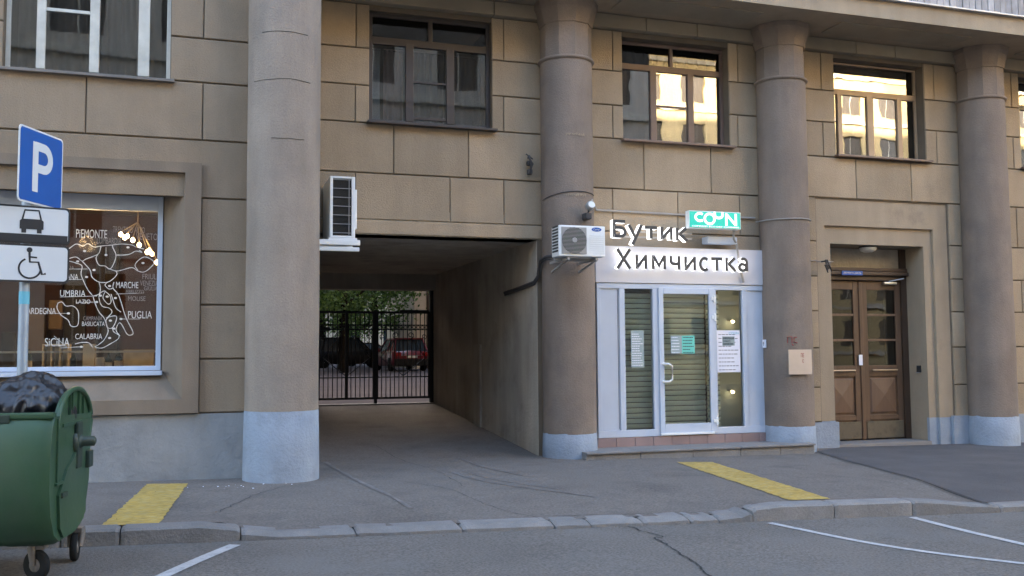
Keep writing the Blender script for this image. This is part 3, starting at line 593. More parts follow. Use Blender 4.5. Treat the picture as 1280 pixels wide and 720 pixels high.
window(5.905, 7.678, 4.59, 6.12, YW, 'brownframe', [(0.02, 0.31, 0.02, t2, 'panebright'), (0.32, 0.68, 0.02, t2, 'panebright'), (0.69, 0.98, 0.02, t2, 'panebright'), (0.02, 0.5, t2, 0.98, 'panedark'), (0.5, 0.98, t2, 0.98, 'panedark')],
       [(0.325, 0.05, 0.03, t2), (0.68, 0.05, 0.03, t2), (0.5, 0.025, t2+0.02, 0.97)], [(t2+0.005, 0.045, 0.03, 0.97)], 0.30, 0.05, 'brownframe', muntins=[(0.38, 0.014, 0.36, 0.65, 'brownframe')])
window(9.59, 11.335, 4.575, 6.13, YW+0.02, 'goldframe', [(0.02, 0.12, 0.02, 0.68, 'panebright'), (0.15, 0.45, 0.02, 0.68, 'panebright'), (0.47, 0.78, 0.02, 0.68, 'panebright'), (0.80, 0.97, 0.02, 0.68, 'panebright'), (0.02, 0.97, 0.70, 0.97, 'panebright')],
       [(0.13, 0.04, 0.03, 0.68), (0.47, 0.06, 0.03, 0.68), (0.80, 0.045, 0.03, 0.68)], [(0.69, 0.045, 0.02, 0.98)], 0.32, 0.03, 'brownframe')
window(13.33, 15.0, 4.575, 6.13, YW+0.02, 'darkframe', [(0.02, 0.5, 0.02, 0.98, 'panebright'), (0.5, 0.98, 0.02, 0.98, 'panebright')], [(0.5, 0.05, 0.03, 0.97)], [(0.70, 0.045, 0.02, 0.98)], 0.32, 0.03, 'brownframe')
window(-2.02, -0.33, 4.56, 6.10, LY+0.17, 'whitewood', [(0.02, 0.2, 0.02, 0.98, 'pane'), (0.2, 0.51, 0.02, 0.98, 'pane'), (0.56, 0.82, 0.02, 0.98, 'pane'), (0.85, 0.98, 0.02, 0.98, 'pane')],
       [(0.205, 0.045, 0.03, 0.97), (0.525, 0.05, 0.03, 0.97), (0.83, 0.06, 0.03, 0.97)], [], 0.24, 0.045, 'sillmetal',
       muntins=[(0.47, 0.018, 0.23, 0.50, 'whitewood'), (0.66, 0.03, 0.55, 0.80, 'whitewood'), (0.42, 0.0, 0.55, 0.55, 'whitewood'), (0.535, 0.0, 0.0, 0.0, 'whitewood')][:2])
def curtain(x0, x1, z0, z1, Y, m, label, folds=7, amp=0.03, group=None):
    mb = MB(); n = folds*8; v = []
    for i in range(n+1):
        t = i/n; x = x0+(x1-x0)*t; y = Y+amp*math.sin(t*folds*2*PI)+0.01*math.sin(t*31)
        v += [(x, y, z0), (x+0.01*math.sin(t*17), y*1.0, (z0+z1)/2), (x, y, z1)]
    mb.add(v, [(3*i+k, 3*i+3+k, 3*i+4+k, 3*i+1+k) for i in range(n) for k in (0, 1)], 0, True)
    mb.add([(x0, Y-0.02, z1), (x1, Y-0.02, z1), (x1, Y-0.02, z1+0.02), (x0, Y-0.02, z1+0.02)], [(0, 1, 2, 3)])
    return tag(mb.build('curtain', M[m]), label, 'curtain', group)
curtain(2.42, 2.70, 4.65, 5.70, 13.12, 'pinkcurtain', 'pink curtain in the left casement of the window above the arch', 4)
curtain(2.25, 2.38, 4.65, 5.70, 13.14, 'whitecloth', 'narrow white blind beside the pink curtain above the arch', 1, 0.005)
curtain(2.75, 3.3, 4.65, 5.72, 13.16, 'darknet', 'grey net curtain in the middle casement above the arch', 6)
curtain(3.32, 3.85, 4.65, 5.72, 13.2, 'greycurtain', 'dark curtain in the right casement above the arch', 4)
curtain(-1.95, -1.2, 4.6, 6.1, 11.75, 'darknet', 'dark curtain in the left half of the white framed window', 5)
curtain(-1.15, -0.65, 4.6, 6.1, 11.72, 'curtain', 'pale net curtain in the white framed window, centre right', 5)
curtain(-0.6, -0.35, 4.6, 6.1, 11.75, 'darknet', 'narrow dark curtain at the right edge of the white framed window', 2)
curtain(6.0, 7.6, 4.65, 6.1, 13.3, 'greycurtain', 'dark curtain behind the brown window over the dry cleaner', 9)
curtain(9.65, 11.25, 4.65, 6.1, 13.3, 'greycurtain', 'dark curtain behind the light oak window over the entrance', 9)

# entrance doors ----------------------------------------------------------
DY = 13.29
gz = walk_z(10.4, 12.75)
mb = MB(); mb.bbox(ENT[0], ENT[1], BY+0.05, DY+0.1, gz-0.05, gz+0.055, 0.01); part('door_step', mb, M['stone'])
zd0 = gz+0.06; zt = 2.60
mb = MB(); mb.box(ENT[0], 9.56, DY-0.03, DY+0.12, zd0, 3.15); mb.box(11.17, ENT[1], DY-0.03, DY+0.12, zd0, 3.15)
mb.bbox(9.56, 11.17, DY-0.06, DY+0.12, zt+0.02, zt+0.10, 0.01); mb.bbox(9.50, 11.26, DY-0.12, DY+0.12, zt+0.101, zt+0.16, 0.015); mb.bbox(9.50, 11.26, DY-0.09, DY+0.12, zt+0.162, zt+0.23, 0.02)
frame = part('door_frame', mb, M['doordark'])
mb = MB(); mb.box(9.56, 11.17, DY+0.02, DY+0.05, zt+0.24, 3.15); mb.build('transom_panel', M['passage'], frame)
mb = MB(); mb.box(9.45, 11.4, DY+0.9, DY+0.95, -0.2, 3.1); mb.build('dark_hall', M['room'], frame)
def leaf(x0, x1, side):
    y0, y1 = DY, DY+0.05; st = 0.11; mb = MB(); z0, z1 = zd0+0.01, zt+0.01
    kz, pz, gz0 = z0+0.36, z0+1.02, z0+1.20
    mb.bbox(x0, x0+st, y0, y1, z0, z1, 0.006); mb.bbox(x1-st, x1, y0, y1, z0, z1, 0.006)
    mb.bbox(x0+st, x1-st, y0+0.002, y1, z1-0.14, z1, 0.006); mb.bbox(x0+st, x1-st, y0+0.002, y1, pz+0.0, gz0, 0.006); mb.bbox(x0+st, x1-st, y0+0.002, y1, kz-0.05, kz+0.03, 0.006)
    mb.box(x0+st, x1-st, y0+0.028, y1, z0, kz-0.05); mb.box(x0+st, x1-st, y0+0.028, y1, kz+0.03, pz)
    lf = mb.build('door_leaf', M['wood'], bld)
    a, b = x0+st+0.02, x1-st-0.02; c, d = kz+0.05, pz-0.02; cx, cz = (a+b)/2, (c+d)/2; mb = MB()
    mb.add([(a, y0+0.03, c), (b, y0+0.03, c), (b, y0+0.03, d), (a, y0+0.03, d), (cx, y0-0.022, cz), (a+0.03, y0+0.01, c+0.03), (b-0.03, y0+0.01, c+0.03), (b-0.03, y0+0.01, d-0.03), (a+0.03, y0+0.01, d-0.03)],
           [(5, 6, 4), (6, 7, 4), (7, 8, 4), (8, 5, 4), (0, 1, 6, 5), (1, 2, 7, 6), (2, 3, 8, 7), (3, 0, 5, 8)])
    mb.build('pyramid_panel', M['woodlight'], lf)
    MB().bbox(x0+0.03, x1-0.03, y0-0.02, y0+0.01, z0+0.01, z0+0.29, 0.008).build('kick_board', M['kick'], lf)
    gz1 = z1-0.14; n = 3
    MB().box(x0+st, x1-st, y0+0.02, y0+0.028, gz0, gz1).build('pane', M['doorpane'], lf)
    for i in (1, 2):
        z = gz0+(gz1-gz0)*i/n; MB().bbox(x0+st, x1-st, y0+0.004, y0+0.04, z-0.018, z+0.018, 0.004).build('glazing_bar', M['woodlight'], lf)
    hz = pz+0.10; mb = MB(); mb.tube([(x0+st+0.03, y0-0.05, hz), (x1-st-0.03, y0-0.05, hz)], 0.014); mb.box(x0+st+0.05, x0+st+0.07, y0-0.05, y0, hz-0.012, hz+0.012); mb.box(x1-st-0.07, x1-st-0.05, y0-0.05, y0, hz-0.012, hz+0.012); mb.build('push_bar', M['brass'], lf)
    return lf
xm = 10.34
lfa = leaf(9.565, xm-0.004, 0); lfb = leaf(xm+0.05, 11.165, 1)
mb = MB(); mb.bbox(xm-0.01, xm+0.056, DY-0.02, DY+0.02, zd0+0.01, zt, 0.008); mb.build('astragal', M['wood'], lfb)
p = at(1075.5, 450, DY-0.02); mb = MB(); mb.box(p.x-0.035, p.x+0.035, DY-0.032, DY-0.028, p.z-0.085, p.z+0.085); tag(mb.build('notice', M['paper']), 'small white paper slip stuck between the two brown door leaves', 'notice')
mb = MB(); mb.bbox(9.93, 10.33, DY-0.135, DY-0.125, zt+0.095, zt+0.165, 0.002); bs = tag(mb.build('address_sign', M['signblue']), 'small blue strip sign over the brown entrance doors', 'sign')
fit_text('lettering', 'ДЕРЖИТЕ ДВЕРЬ', 9.96, 10.30, zt+0.115, zt+0.145, DY-0.137, M['signpaint'], bs, 0.002)
mb = MB(); mb.bbox(10.80, 11.05, DY-0.08, DY-0.02, zt-0.04, zt+0.0, 0.01); mb.build('door_closer', M['steel'], lfb)
mb = MB(); mb.tube([(10.9, DY-0.06, zt+0.01), (11.12, DY-0.16, zt+0.055)], 0.009); mb.build('closer_arm', M['steel'], lfb)
mb = MB(); p = at(1085, 315, DY-0.25); mb.lathe([(0.001, 3.06), (0.07, 3.065), (0.12, 3.09), (0.135, 3.12), (0.135, 3.15)], p.x, DY-0.25, 24); lp = tag(mb.build('ceiling_lamp', M['milk']), 'white bowl lamp, unlit, on the ceiling of the entrance recess', 'lamp')
mb = MB(); mb.lathe([(0.142, 3.135), (0.142, 3.159)], p.x, DY-0.25, 24); mb.build('lamp_rim', M['darkframe'], lp)
p = at(1145, 461, 13.1); ic = MB().bbox(ENT[1]-0.03, ENT[1]-0.001, 12.98, 13.06, p.z-0.055, p.z+0.055, 0.004).build('intercom', M['black']); tag(ic, 'small black keypad on the right side of the entrance recess', 'intercom')
MB().bbox(ENT[1]-0.034, ENT[1]-0.03, 12.97, 13.07, p.z-0.07, p.z-0.056, 0.001).build('intercom_trim', M['acgrey'], ic)

# left shop window ---------------------------------------------------------
gx0, gx1, gz0, gz1, gy = -4.40, -0.385, 1.30, 3.27, 11.62
mb = MB(); mb.bbox(gx1-0.055, gx1, gy-0.03, gy+0.05, gz0, gz1, 0.005); mb.bbox(gx0, gx1-0.055, gy-0.03, gy+0.05, gz1-0.17, gz1, 0.006); mb.bbox(gx0, gx1-0.055, gy-0.03, gy+0.05, gz0, gz0+0.05, 0.005); mb.bbox(gx0, gx0+0.05, gy-0.028, gy+0.048, gz0+0.05, gz1-0.17, 0.005)
mb.bbox(-2.34, -2.28, gy-0.027, gy+0.045, gz0+0.05, gz1-0.17, 0.005)
sw = part('shop_window', mb, M['alu'])
MB().bbox(gx0, gx1+0.02, gy-0.16, gy-0.02, gz0-0.055, gz0-0.005, 0.006).build('sill', M['alu'], sw)
MB().box(gx0+0.05, gx1-0.055, gy, gy+0.008, gz0+0.05, gz1-0.17).build('pane', M['paneclear'], sw)
mb = MB(); mb.box(gx0-0.1, gx1+0.3, 14.2, 14.25, 0.9, 3.4); part('shop_back_wall', mb, M['deliwall'])
mb = MB(); mb.box(gx0-0.1, gx1+0.3, gy+0.06, 14.25, 3.40, 3.44); mb.box(gx1+0.30, gx1+0.34, gy+0.06, 14.25, 0.9, 3.44); mb.box(gx0-0.14, gx0-0.1, gy+0.06, 14.25, 0.9, 3.44); mb.box(gx0-0.1, gx1+0.3, gy+0.06, 14.25, 0.86, 0.9); part('shop_interior', mb, M['delitan'])
def gp(x, y, Y=gy-0.004): return at(x, y, Y)
def glasstext(t, x0, x1, y0, y1, m='chalk', off=0.0):
    a = gp(x0, y1); b = gp(x1, y0); return fit_text('lettering', t, a.x, b.x, a.z, b.z, gy-0.004, M[m], sw, 0.001, off)
for t in [('PiEMONTE', 95, 134, 287.5, 297), ('TRENTINO ALTO', 141, 181, 284, 290.5, 'chalkdim'), ('LOMBARDIA', 121, 152, 297.5, 304.5, 'chalkdim'), ('VENETO', 170, 197, 292, 299.5, 'chalkdim'), ('LIGURIA', 70, 93, 332.5, 337, 'chalkdim'), ('TOSCANA', 65, 98, 342.5, 349.5),
          ('MARCHE', 145, 173, 352.5, 360), ('FRIULI', 178, 197, 342.5, 349, 'chalkdim'), ('VENEZIA', 175, 198, 351, 357, 'chalkdim'), ('GIULIA', 180, 197, 358, 363, 'chalkdim'), ('UMBRIA', 75, 107, 363, 370.5), ('LAZIO', 95, 113, 374.5, 379.5), ('ABRUZZO', 157, 180, 362.5, 366.5, 'chalkdim'),
          ('MOLISE', 160, 182, 370.5, 376, 'chalkdim'), ('PUGLIA', 160, 190, 389, 398), ('SARDEGNA', 30, 70, 385, 392.5), ('CAMPANIA', 104, 128, 395.5, 400.5, 'chalkdim'), ('BASILICATA', 102.5, 131, 402, 407.5), ('CALABRIA', 94, 128, 417, 424), ('SiCiLIA', 56, 87, 422.5, 433)]:
    glasstext(*t, **{}) if len(t) == 5 else glasstext(*t[:5], m=t[5])
def z7(p): return (70+p[0]/4, 260+p[1]/4)
def chalk(pts, wd=0.0085, close=False, m='chalk'):
    P = [Vector(gp(*z7(p), gy-0.003)) for p in pts]
    if close: P.append(P[0])
    Q = []
    for i in range(len(P)-1):
        p0, p1, p2, p3 = P[max(i-1, 0)], P[i], P[i+1], P[min(i+2, len(P)-1)]
        for k in range(4):
            t = k/4; Q.append(0.5*((2*p1)+(-p0+p2)*t+(2*p0-5*p1+4*p2-p3)*t*t+(-p0+3*p1-3*p2+p3)*t**3))
    Q.append(P[-1]); v = []
    for i, p in enumerate(Q):
        d = (Q[min(i+1, len(Q)-1)]-Q[max(i-1, 0)]); n = Vector((-d.z, 0, d.x)); n = n.normalized() if n.length > 1e-6 else Vector((0, 0, 1))
        h = wd/2*random.uniform(0.7, 1.2); v += [p+n*h, p-n*h]
    return v, [(2*i, 2*i+1, 2*i+3, 2*i+2) for i in range(len(Q)-1)]
mb = MB()
for pts in ([(0, 215), (30, 200), (60, 205), (100, 180), (135, 190), (160, 178), (190, 195), (225, 190), (280, 185), (330, 180), (380, 185), (400, 195), (440, 205)],
            [(225, 190), (215, 225), (190, 240), (150, 255), (130, 265), (100, 245), (60, 255), (30, 270), (60, 265), (100, 275), (130, 290), (125, 330), (140, 370), (160, 410), (185, 440)],
            [(215, 225), (200, 250), (215, 285), (245, 290), (270, 305), (290, 275), (300, 235), (285, 200), (282, 185)], [(300, 235), (340, 235), (370, 230), (400, 215), (430, 222), (415, 210)],
            [(270, 305), (300, 315), (330, 310), (380, 298), (410, 315), (440, 320), (470, 300), (490, 270), (450, 245), (420, 255), (395, 285), (410, 312)],
            [(130, 265), (170, 310), (180, 345), (215, 370), (260, 370), (290, 350), (305, 330), (300, 315)], [(185, 440), (215, 430), (222, 400), (215, 370)],
            [(185, 440), (195, 475), (215, 520), (240, 550), (255, 590), (260, 620), (240, 660), (210, 685), (195, 695), (230, 700), (270, 680), (310, 655), (315, 635)],
            [(290, 370), (285, 400), (310, 430), (325, 470), (340, 520), (355, 560), (385, 620), (375, 635), (355, 630), (330, 585), (315, 575), (300, 610), (320, 640)],
            [(260, 370), (245, 385), (265, 405), (285, 400)], [(245, 420), (235, 450), (260, 480), (275, 470), (270, 440), (250, 420), (240, 415), (222, 425), (215, 450), (230, 490), (265, 500), (280, 520), (260, 545), (250, 550)],
            [(275, 430), (285, 460), (300, 500), (325, 520)], [(250, 560), (265, 545), (300, 540), (300, 565), (280, 600), (255, 595), (250, 560)], [(280, 600), (290, 620), (315, 635)],
            [(10, 475), (30, 470), (50, 490), (85, 490), (110, 515), (113, 560), (105, 590), (75, 590), (60, 560), (25, 535), (5, 500), (10, 475)], [(95, 680), (130, 672), (165, 675), (185, 700)],
            [(-60, 305), (160, 305)], [(-40, 357), (130, 357)], [(20, 445), (205, 440)], [(100, 472), (200, 470)], [(-35, 527), (62, 527)], [(250, 235), (250, 195)], [(320, 555), (420, 555)], [(300, 430), (440, 425)], [(20, 700), (120, 694)], [(-10, 640), (60, 700)]):
    a, b = chalk(pts, 0.0085 if len(pts) > 2 else 0.005); mb.add(a, b)
for (x, y) in ((143, 215), (250, 235), (360, 197), (108, 267), (190, 310), (153, 345), (435, 275), (268, 390), (222, 438), (256, 443), (297, 450), (203, 470), (62, 527), (272, 563), (290, 603), (325, 555), (268, 650), (127, 694)):
    c = gp(*z7((x, y)), gy-0.0035); mb.add([(c.x+0.017*math.cos(a), gy-0.0035, c.z+0.012*math.sin(a)) for a in fr(0, 2*PI, 8)[:-1]], [list(range(8))])
mb.build('chalk_map', M['chalk'], sw)
# goods behind the glass
def goods(mb, name, m, label, cat, group=None, parent=None): return tag(mb.build(name, m), label, cat, group)
shz = at(150, 439.5, 11.95).z
MB().box(-2.25, -0.45, 11.93, 11.96, shz-0.012, shz+0.012).build('display_rail', M['label'], sw)
MB().box(gx0, gx1+0.2, 11.72, 12.6, 1.20, 1.305).build('display_shelf', M['delitan'], sw)
def crate_box(x0, x1, y0, y1, label, Y=12.1, m='crate', div=0):
    a = at(x0, y1, Y); b = at(x1, y0, Y); z0 = 1.306; z1 = b.z; t = 0.015
    e = empty('wine_crate', label, 'crate', 'crates behind the shop glass')
    for nm, q in (('side', (a.x, a.x+t, Y, Y+0.25, z0, z1)), ('side', (b.x-t, b.x, Y, Y+0.25, z0, z1)), ('top', (a.x+t, b.x-t, Y+0.001, Y+0.25, z1-t, z1)), ('bottom', (a.x+t, b.x-t, Y+0.001, Y+0.25, z0, z0+t)), ('back', (a.x+t, b.x-t, Y+0.235, Y+0.25, z0+t, z1-t))):
        MB().box(*q).build(nm, M[m], e)
    if div == 0: MB().box(a.x+t, b.x-t, Y+0.01, Y+0.02, z0+t, z1-t).build('front', M[m], e)
    for i in range(1, div):
        X_ = a.x+(b.x-a.x)*i/div; MB().box(X_-0.006, X_+0.006, Y+0.002, Y+0.23, z0+t, z1-t).build('divider', M[m], e)
    return e
crate_box(52, 86, 430, 461, 'open wooden wine crate with dividers behind the shop window', div=3)
crate_box(154, 192, 437, 459, 'long closed wooden wine crate at the right end of the display')
crate_box(103, 118, 430, 460, 'narrow white box with fine stripes in the window display', m='label')
def bottle(px_, pyt, label, Y=12.0, r=0.038, lab=True):
    a = at(px_, pyt, Y); h = a.z-1.306; x, z = a.x, 1.306
    mb = MB(); mb.lathe([(r*0.9, z), (r, z+0.01), (r, z+h*0.6), (r*0.8, z+h*0.7), (r*0.36, z+h*0.8), (r*0.36, z+h*0.97), (r*0.42, z+h)], x, Y, 16)
    o = tag(mb.build('wine_bottle', M['bottle']), label, 'bottle', 'bottles behind the shop glass')
    if lab: MB().lathe([(r*1.02, z+h*0.12), (r*1.02, z+h*0.45)], x, Y, 16, cap=False).build('bottle_label', M['label'], o)
bottle(92, 440, 'dark bottle right of the divided wine crate', lab=False); bottle(136, 441, 'labelled bottle second from the right crate'); bottle(148.5, 437, 'champagne bottle beside the long closed crate', r=0.045); bottle(36, 436, 'bottle with white label half hidden by the sign post')
a = at(125, 447, 12.0); tag(MB().lathe([(0.05, 1.306), (0.05, a.z-0.02), (0.04, a.z)], a.x, 12.0, 16).build('white_jar', M['whiteplastic']), 'white jar standing between the striped box and the bottles', 'jar')
for (x0, x1, y0, y1, Y, m, nm, lb, ct) in ((0, 19, 415, 462, 12.3, 'delidark', 'dark_bag', 'dark bag standing at the far left of the shop window', 'bag'), (60, 78, 375, 412, 13.4, 'delitan', 'wall_picture', 'small tan picture on the red wall inside the shop', 'picture'), (30, 58, 385, 440, 13.6, 'delitan', 'cabinet', 'tan cabinet inside the shop behind the sign post', 'cabinet'), (78, 108, 335, 455, 13.8, 'delidark', 'black_board', 'tall black board at the back of the shop', 'board'), (118, 150, 300, 452, 13.9, 'delidark', 'black_board', 'second tall black board behind the painted map', 'board')):
    a = at(x0, y1, Y); b = at(x1, y0, Y); mb = MB(); mb.bbox(a.x, b.x, Y, Y+0.12, max(a.z, 1.306 if Y < 12.5 else 0.9), b.z, 0.02); tag(mb.build(nm, M[m]), lb, ct)
ch = empty('chandelier', 'lit chandelier of warm bulbs hanging inside the left shop', 'lamp')
pts = [(151, 293, 12.6), (159, 295, 12.7), (166, 300, 12.5), (174, 306, 12.6), (184, 315, 12.5), (190, 317, 12.6), (196, 328, 12.5), (156, 297, 12.4), (187, 313, 12.75)]
cc = at(172, 296, 12.6)
for (x, y, Y) in pts:
    q = at(x, y, Y); mbb = MB(); mbb.lathe([(0.004, q.z-0.03), (0.02, q.z-0.02), (0.026, q.z), (0.018, q.z+0.02), (0.006, q.z+0.03)], q.x, q.y, 10); mbb.build('bulb', M['bulb'], ch)
    MB().tube([(q.x, q.y, q.z+0.03), (cc.x, cc.y, cc.z+0.18)], 0.005, 5).build('arm', M['brass'], ch)
MB().tube([(cc.x, cc.y, cc.z+0.16), (cc.x, cc.y, 3.39)], 0.008, 6).build('stem', M['brass'], ch)
l = bpy.data.lights.new('shop_fill', 'POINT'); l.energy = 6; l.color = (1, 0.62, 0.3); l.shadow_soft_size = 0.1; lo = bpy.data.objects.new('shop_fill', l); C.objects.link(lo); lo.location = (cc.x-0.5, 11.95, 2.75)  # added fill light by the glass to brighten the goods, apart from the chandelier

# dry cleaner shopfront -------------------------------------------------------
SY = 12.66
sf = empty('shopfront', 'pale blue aluminium shopfront of the dry cleaner between two columns', 'shopfront', loc=(6.86, SY, 0.12))
def sfp(mb, name, m, parent=None):
    o = mb.xf(Matrix.Translation((-6.86, -SY, -0.12))).build(name, M[m] if isinstance(m, str) else m, parent or sf); return o
def X(x, y=450, Y=SY): return at(x, y, Y).x
zt_, zb_ = 2.455, 0.262
fx0, fx1 = X(746, 450), X(964, 450)
mb = MB(); mb.bbox(fx0, fx1, SY-0.03, SY+0.06, zt_-0.075, zt_, 0.006); mb.bbox(fx0, fx1, SY-0.03, SY+0.06, zb_, zb_+0.10, 0.006)
for a, b in ((746, 751), (774, 781), (816, 822.5), (892.5, 895.5), (928, 933), (957, 964)):
    mb.bbox(X(a), X(b), SY-0.029, SY+0.055, zb_+0.10, zt_-0.075, 0.005)
sfp(mb, 'frame', 'alu')
for a, b in ((751, 774), (933, 957)):
    sfp(MB().bbox(X(a), X(b), SY-0.008, SY+0.03, zb_+0.10, zt_-0.075, 0.004), 'solid_panel', 'alu')
    sfp(MB().box(X(b)-0.02, X(b)-0.014, SY-0.010, SY-0.006, zb_+0.12, zt_-0.09), 'panel_groove', 'letterdark')
for a, b in ((781, 816), (895.5, 928)): sfp(MB().box(X(a), X(b), SY+0.01, SY+0.018, zb_+0.10, zt_-0.075), 'pane', 'doorglass')
dz0, dz1 = zb_+0.03, zt_-0.055; dx0, dx1 = X(822.5), X(892.5)
mb = MB(); mb.bbox(dx0, dx0+0.075, SY-0.055, SY-0.005, dz0, dz1, 0.006); mb.bbox(dx1-0.095, dx1, SY-0.055, SY-0.005, dz0, dz1, 0.006); mb.bbox(dx0+0.075, dx1-0.095, SY-0.054, SY-0.006, dz1-0.09, dz1, 0.006); mb.bbox(dx0+0.075, dx1-0.095, SY-0.054, SY-0.006, dz0, dz0+0.14, 0.006)
door = sfp(mb, 'door', 'alu'); dp = lambda mb, n, m: mb.xf(Matrix.Translation((-6.86, -SY, -0.12))).build(n, M[m], door)
dp(MB().box(dx0+0.075, dx1-0.095, SY-0.034, SY-0.026, dz0+0.14, dz1-0.09), 'pane', 'doorglass')
dp(MB().bbox(dx0, dx1-0.05, SY-0.075, SY-0.05, dz0-0.02, dz0+0.012, 0.004), 'kick_strip', 'whiteplastic')
hx, hz1, hz0 = X(826.5), at(826, 455, SY).z, at(826, 477, SY).z
dp(MB().tube([(hx, SY-0.055, hz1), (hx, SY-0.12, hz1), (hx+0.06, SY-0.125, hz1), (hx+0.11, SY-0.125, hz1-0.03), (hx+0.11, SY-0.125, hz0+0.03), (hx+0.06, SY-0.125, hz0), (hx, SY-0.12, hz0), (hx, SY-0.055, hz0)], 0.017, 8), 'handle', 'whiteplastic')
for y in (374, 397, 526):
    z = at(891, y, SY).z; m_ = MB(); m_.bbox(dx1-0.02, dx1+0.015, SY-0.075, SY-0.03, z-0.055, z+0.055, 0.006); m_.bbox(dx1-0.055, dx1-0.02, SY-0.07, SY-0.05, z-0.02, z+0.03, 0.004); dp(m_, 'hinge', 'whiteplastic')
# roller shutters behind the glass
def shutter(x0, x1, z0, z1, Y, lab):
    e = empty('roller_shutter', lab, 'shutter', 'roller shutters behind the dry cleaner glass', loc=((x0+x1)/2, Y, z0)); w_ = x1-x0; n = int((z1-z0)/0.076)
    mb = MB(); pr_ = [(0, 0), (-0.018, 0.012), (-0.022, 0.04), (-0.014, 0.060), (0, 0.068)]
    mb.add([(s_*w_/2, a, b) for s_ in (-1, 1) for a, b in pr_], [(i, i+1, i+6, i+5) for i in range(4)], 0, True); first = mb.build('slat', M['shutter'], e); me = first.data
    for i in range(1, n): link('slat', me, e, (0, 0, i*0.076))
    MB().box(-w_/2, w_/2, 0.004, 0.01, 0, z1-z0).build('shutter_back', M['delidark'], e)
shutter(X(777), X(822), 0.36, 2.38, 12.86, 'green grey roller shutter behind the left side pane of the shopfront')
shutter(X(823.5), X(889.0), 0.30, 2.38, 12.865, 'wide green grey roller shutter behind the glass door')
shutter(X(890.5), X(907), 0.36, 2.38, 12.85, 'narrow roller shutter edge behind the right side pane')
mb = MB(); mb.box(X(907), X(965), 13.1, 13.14, 0.2, 2.5); mb.box(X(905), X(965), 12.76, 13.14, 2.45, 2.5); mb.box(X(958), X(964), 12.74, 13.1, 0.2, 2.46); sfp(mb, 'inner_wall', 'shopwall')
for y, lb in ((402, 'upper lit warm spot lamp behind the right side pane'), (490, 'lower lit warm spot lamp behind the right side pane')):
    p = at(916, y, 12.98); o = MB().lathe([(0.004, p.z-0.022), (0.02, p.z-0.014), (0.025, p.z), (0.015, p.z+0.016), (0.004, p.z+0.02)], p.x, 12.98, 12).build('spot_lamp', M['spotbulb']); tag(o, lb, 'lamp')
    MB().box(p.x-0.02, p.x+0.02, 13.0, 13.1, p.z+0.01, p.z+0.03).build('bracket', M['steel'], o)
def poster(name, x0, x1, y0, y1, Y, m, label, lines=8, cat='notice', ink='greyprint', head=None, title=None):
    a = at(x0, y1, Y); b = at(x1, y0, Y); o = tag(MB().box(a.x, b.x, Y-0.002, Y+0.001, a.z, b.z).build(name, M[m]), label, cat); W_, H_ = b.x-a.x, b.z-a.z
    mb = MB()
    for i in range(lines):
        z = b.z-H_*(0.10+0.84*i/max(1, lines-1)); L_ = random.uniform(0.55, 0.9)*W_; x = a.x+0.08*W_; h = min(0.006, H_/lines*0.22)
        while x < a.x+L_:
            wl = random.uniform(0.06, 0.16)*W_; x2 = min(x+wl, b.x-0.06*W_); mb.box(x, x2, Y-0.0035, Y-0.002, z-h, z+h); x = x2+0.03*W_
    mb.build('print', M[ink], o)['kind'] = 'stuff'
    if head: MB().box(a.x+W_*0.05, a.x+W_*0.95, Y-0.0045, Y-0.003, b.z-H_*0.16, b.z-H_*0.04).build('print_heading', M[head], o)
    return o
PY = SY-0.002
poster('notice', 789, 804.5, 413, 459.5, PY, 'greypaper', 'tall narrow grey notice on the left side pane', 14, ink='paper')
poster('notice', 838.5, 852, 419.5, 442, SY-0.036, 'greypaper', 'grey opening hours notice on the glass door', 6, ink='paper')
poster('notice', 852.6, 868, 419.5, 442, SY-0.036, 'tealpaper', 'teal notice on the glass door beside the grey one', 6, ink='black')
o = poster('poster', 896.5, 924.5, 413, 465.5, PY, 'paper', 'big white text poster on the right side pane', 10, 'poster')
a = at(903, 432, PY-0.004); b = at(918, 420.5, PY-0.004); MB().box(a.x, b.x, PY-0.0055, PY-0.0045, a.z, b.z).build('print_box', M['greypaper'], o)
fit_text('lettering', 'ИНФОРМАЦИЯ\nО РАБОТЕ\nХИМЧИСТКИ', a.x+0.01, b.x-0.01, a.z+0.01, b.z-0.01, PY-0.0075, M['black'], o, 0.001)
a = at(911, 418, PY); b = at(923, 415, PY); fit_text('logo', 'COUN', a.x, b.x, a.z, b.z, PY-0.003, M['bluesticker'], o, 0.001)
# granite tiles and step below
tx = fr(fx0-0.02, fx1+0.02, 10)
for a, b in zip(tx, tx[1:]): sfp(MB().bbox(a+0.003, b-0.003, SY-0.045, SY+0.06, 0.10, 0.258, 0.003), 'tile', 'tile')
step = empty('shop_step', 'low granite step with worn edge below the dry cleaner shopfront', 'step')
sx = [4.95, 5.75, 6.55, 7.3, 7.95, 8.52]
for a, b in zip(sx, sx[1:]):
    MB().bbox(a+0.003, b-0.003, 12.03, 12.72, -0.1, 0.108, 0.012).build('step_base', M['kerb'], step)
    MB().bbox(a+0.003, b-0.003, 12.0+random.uniform(-0.01, 0.01), 12.72, 0.108, 0.132+random.uniform(-0.002, 0.003), 0.006).build('step_slab', M['stone'], step)
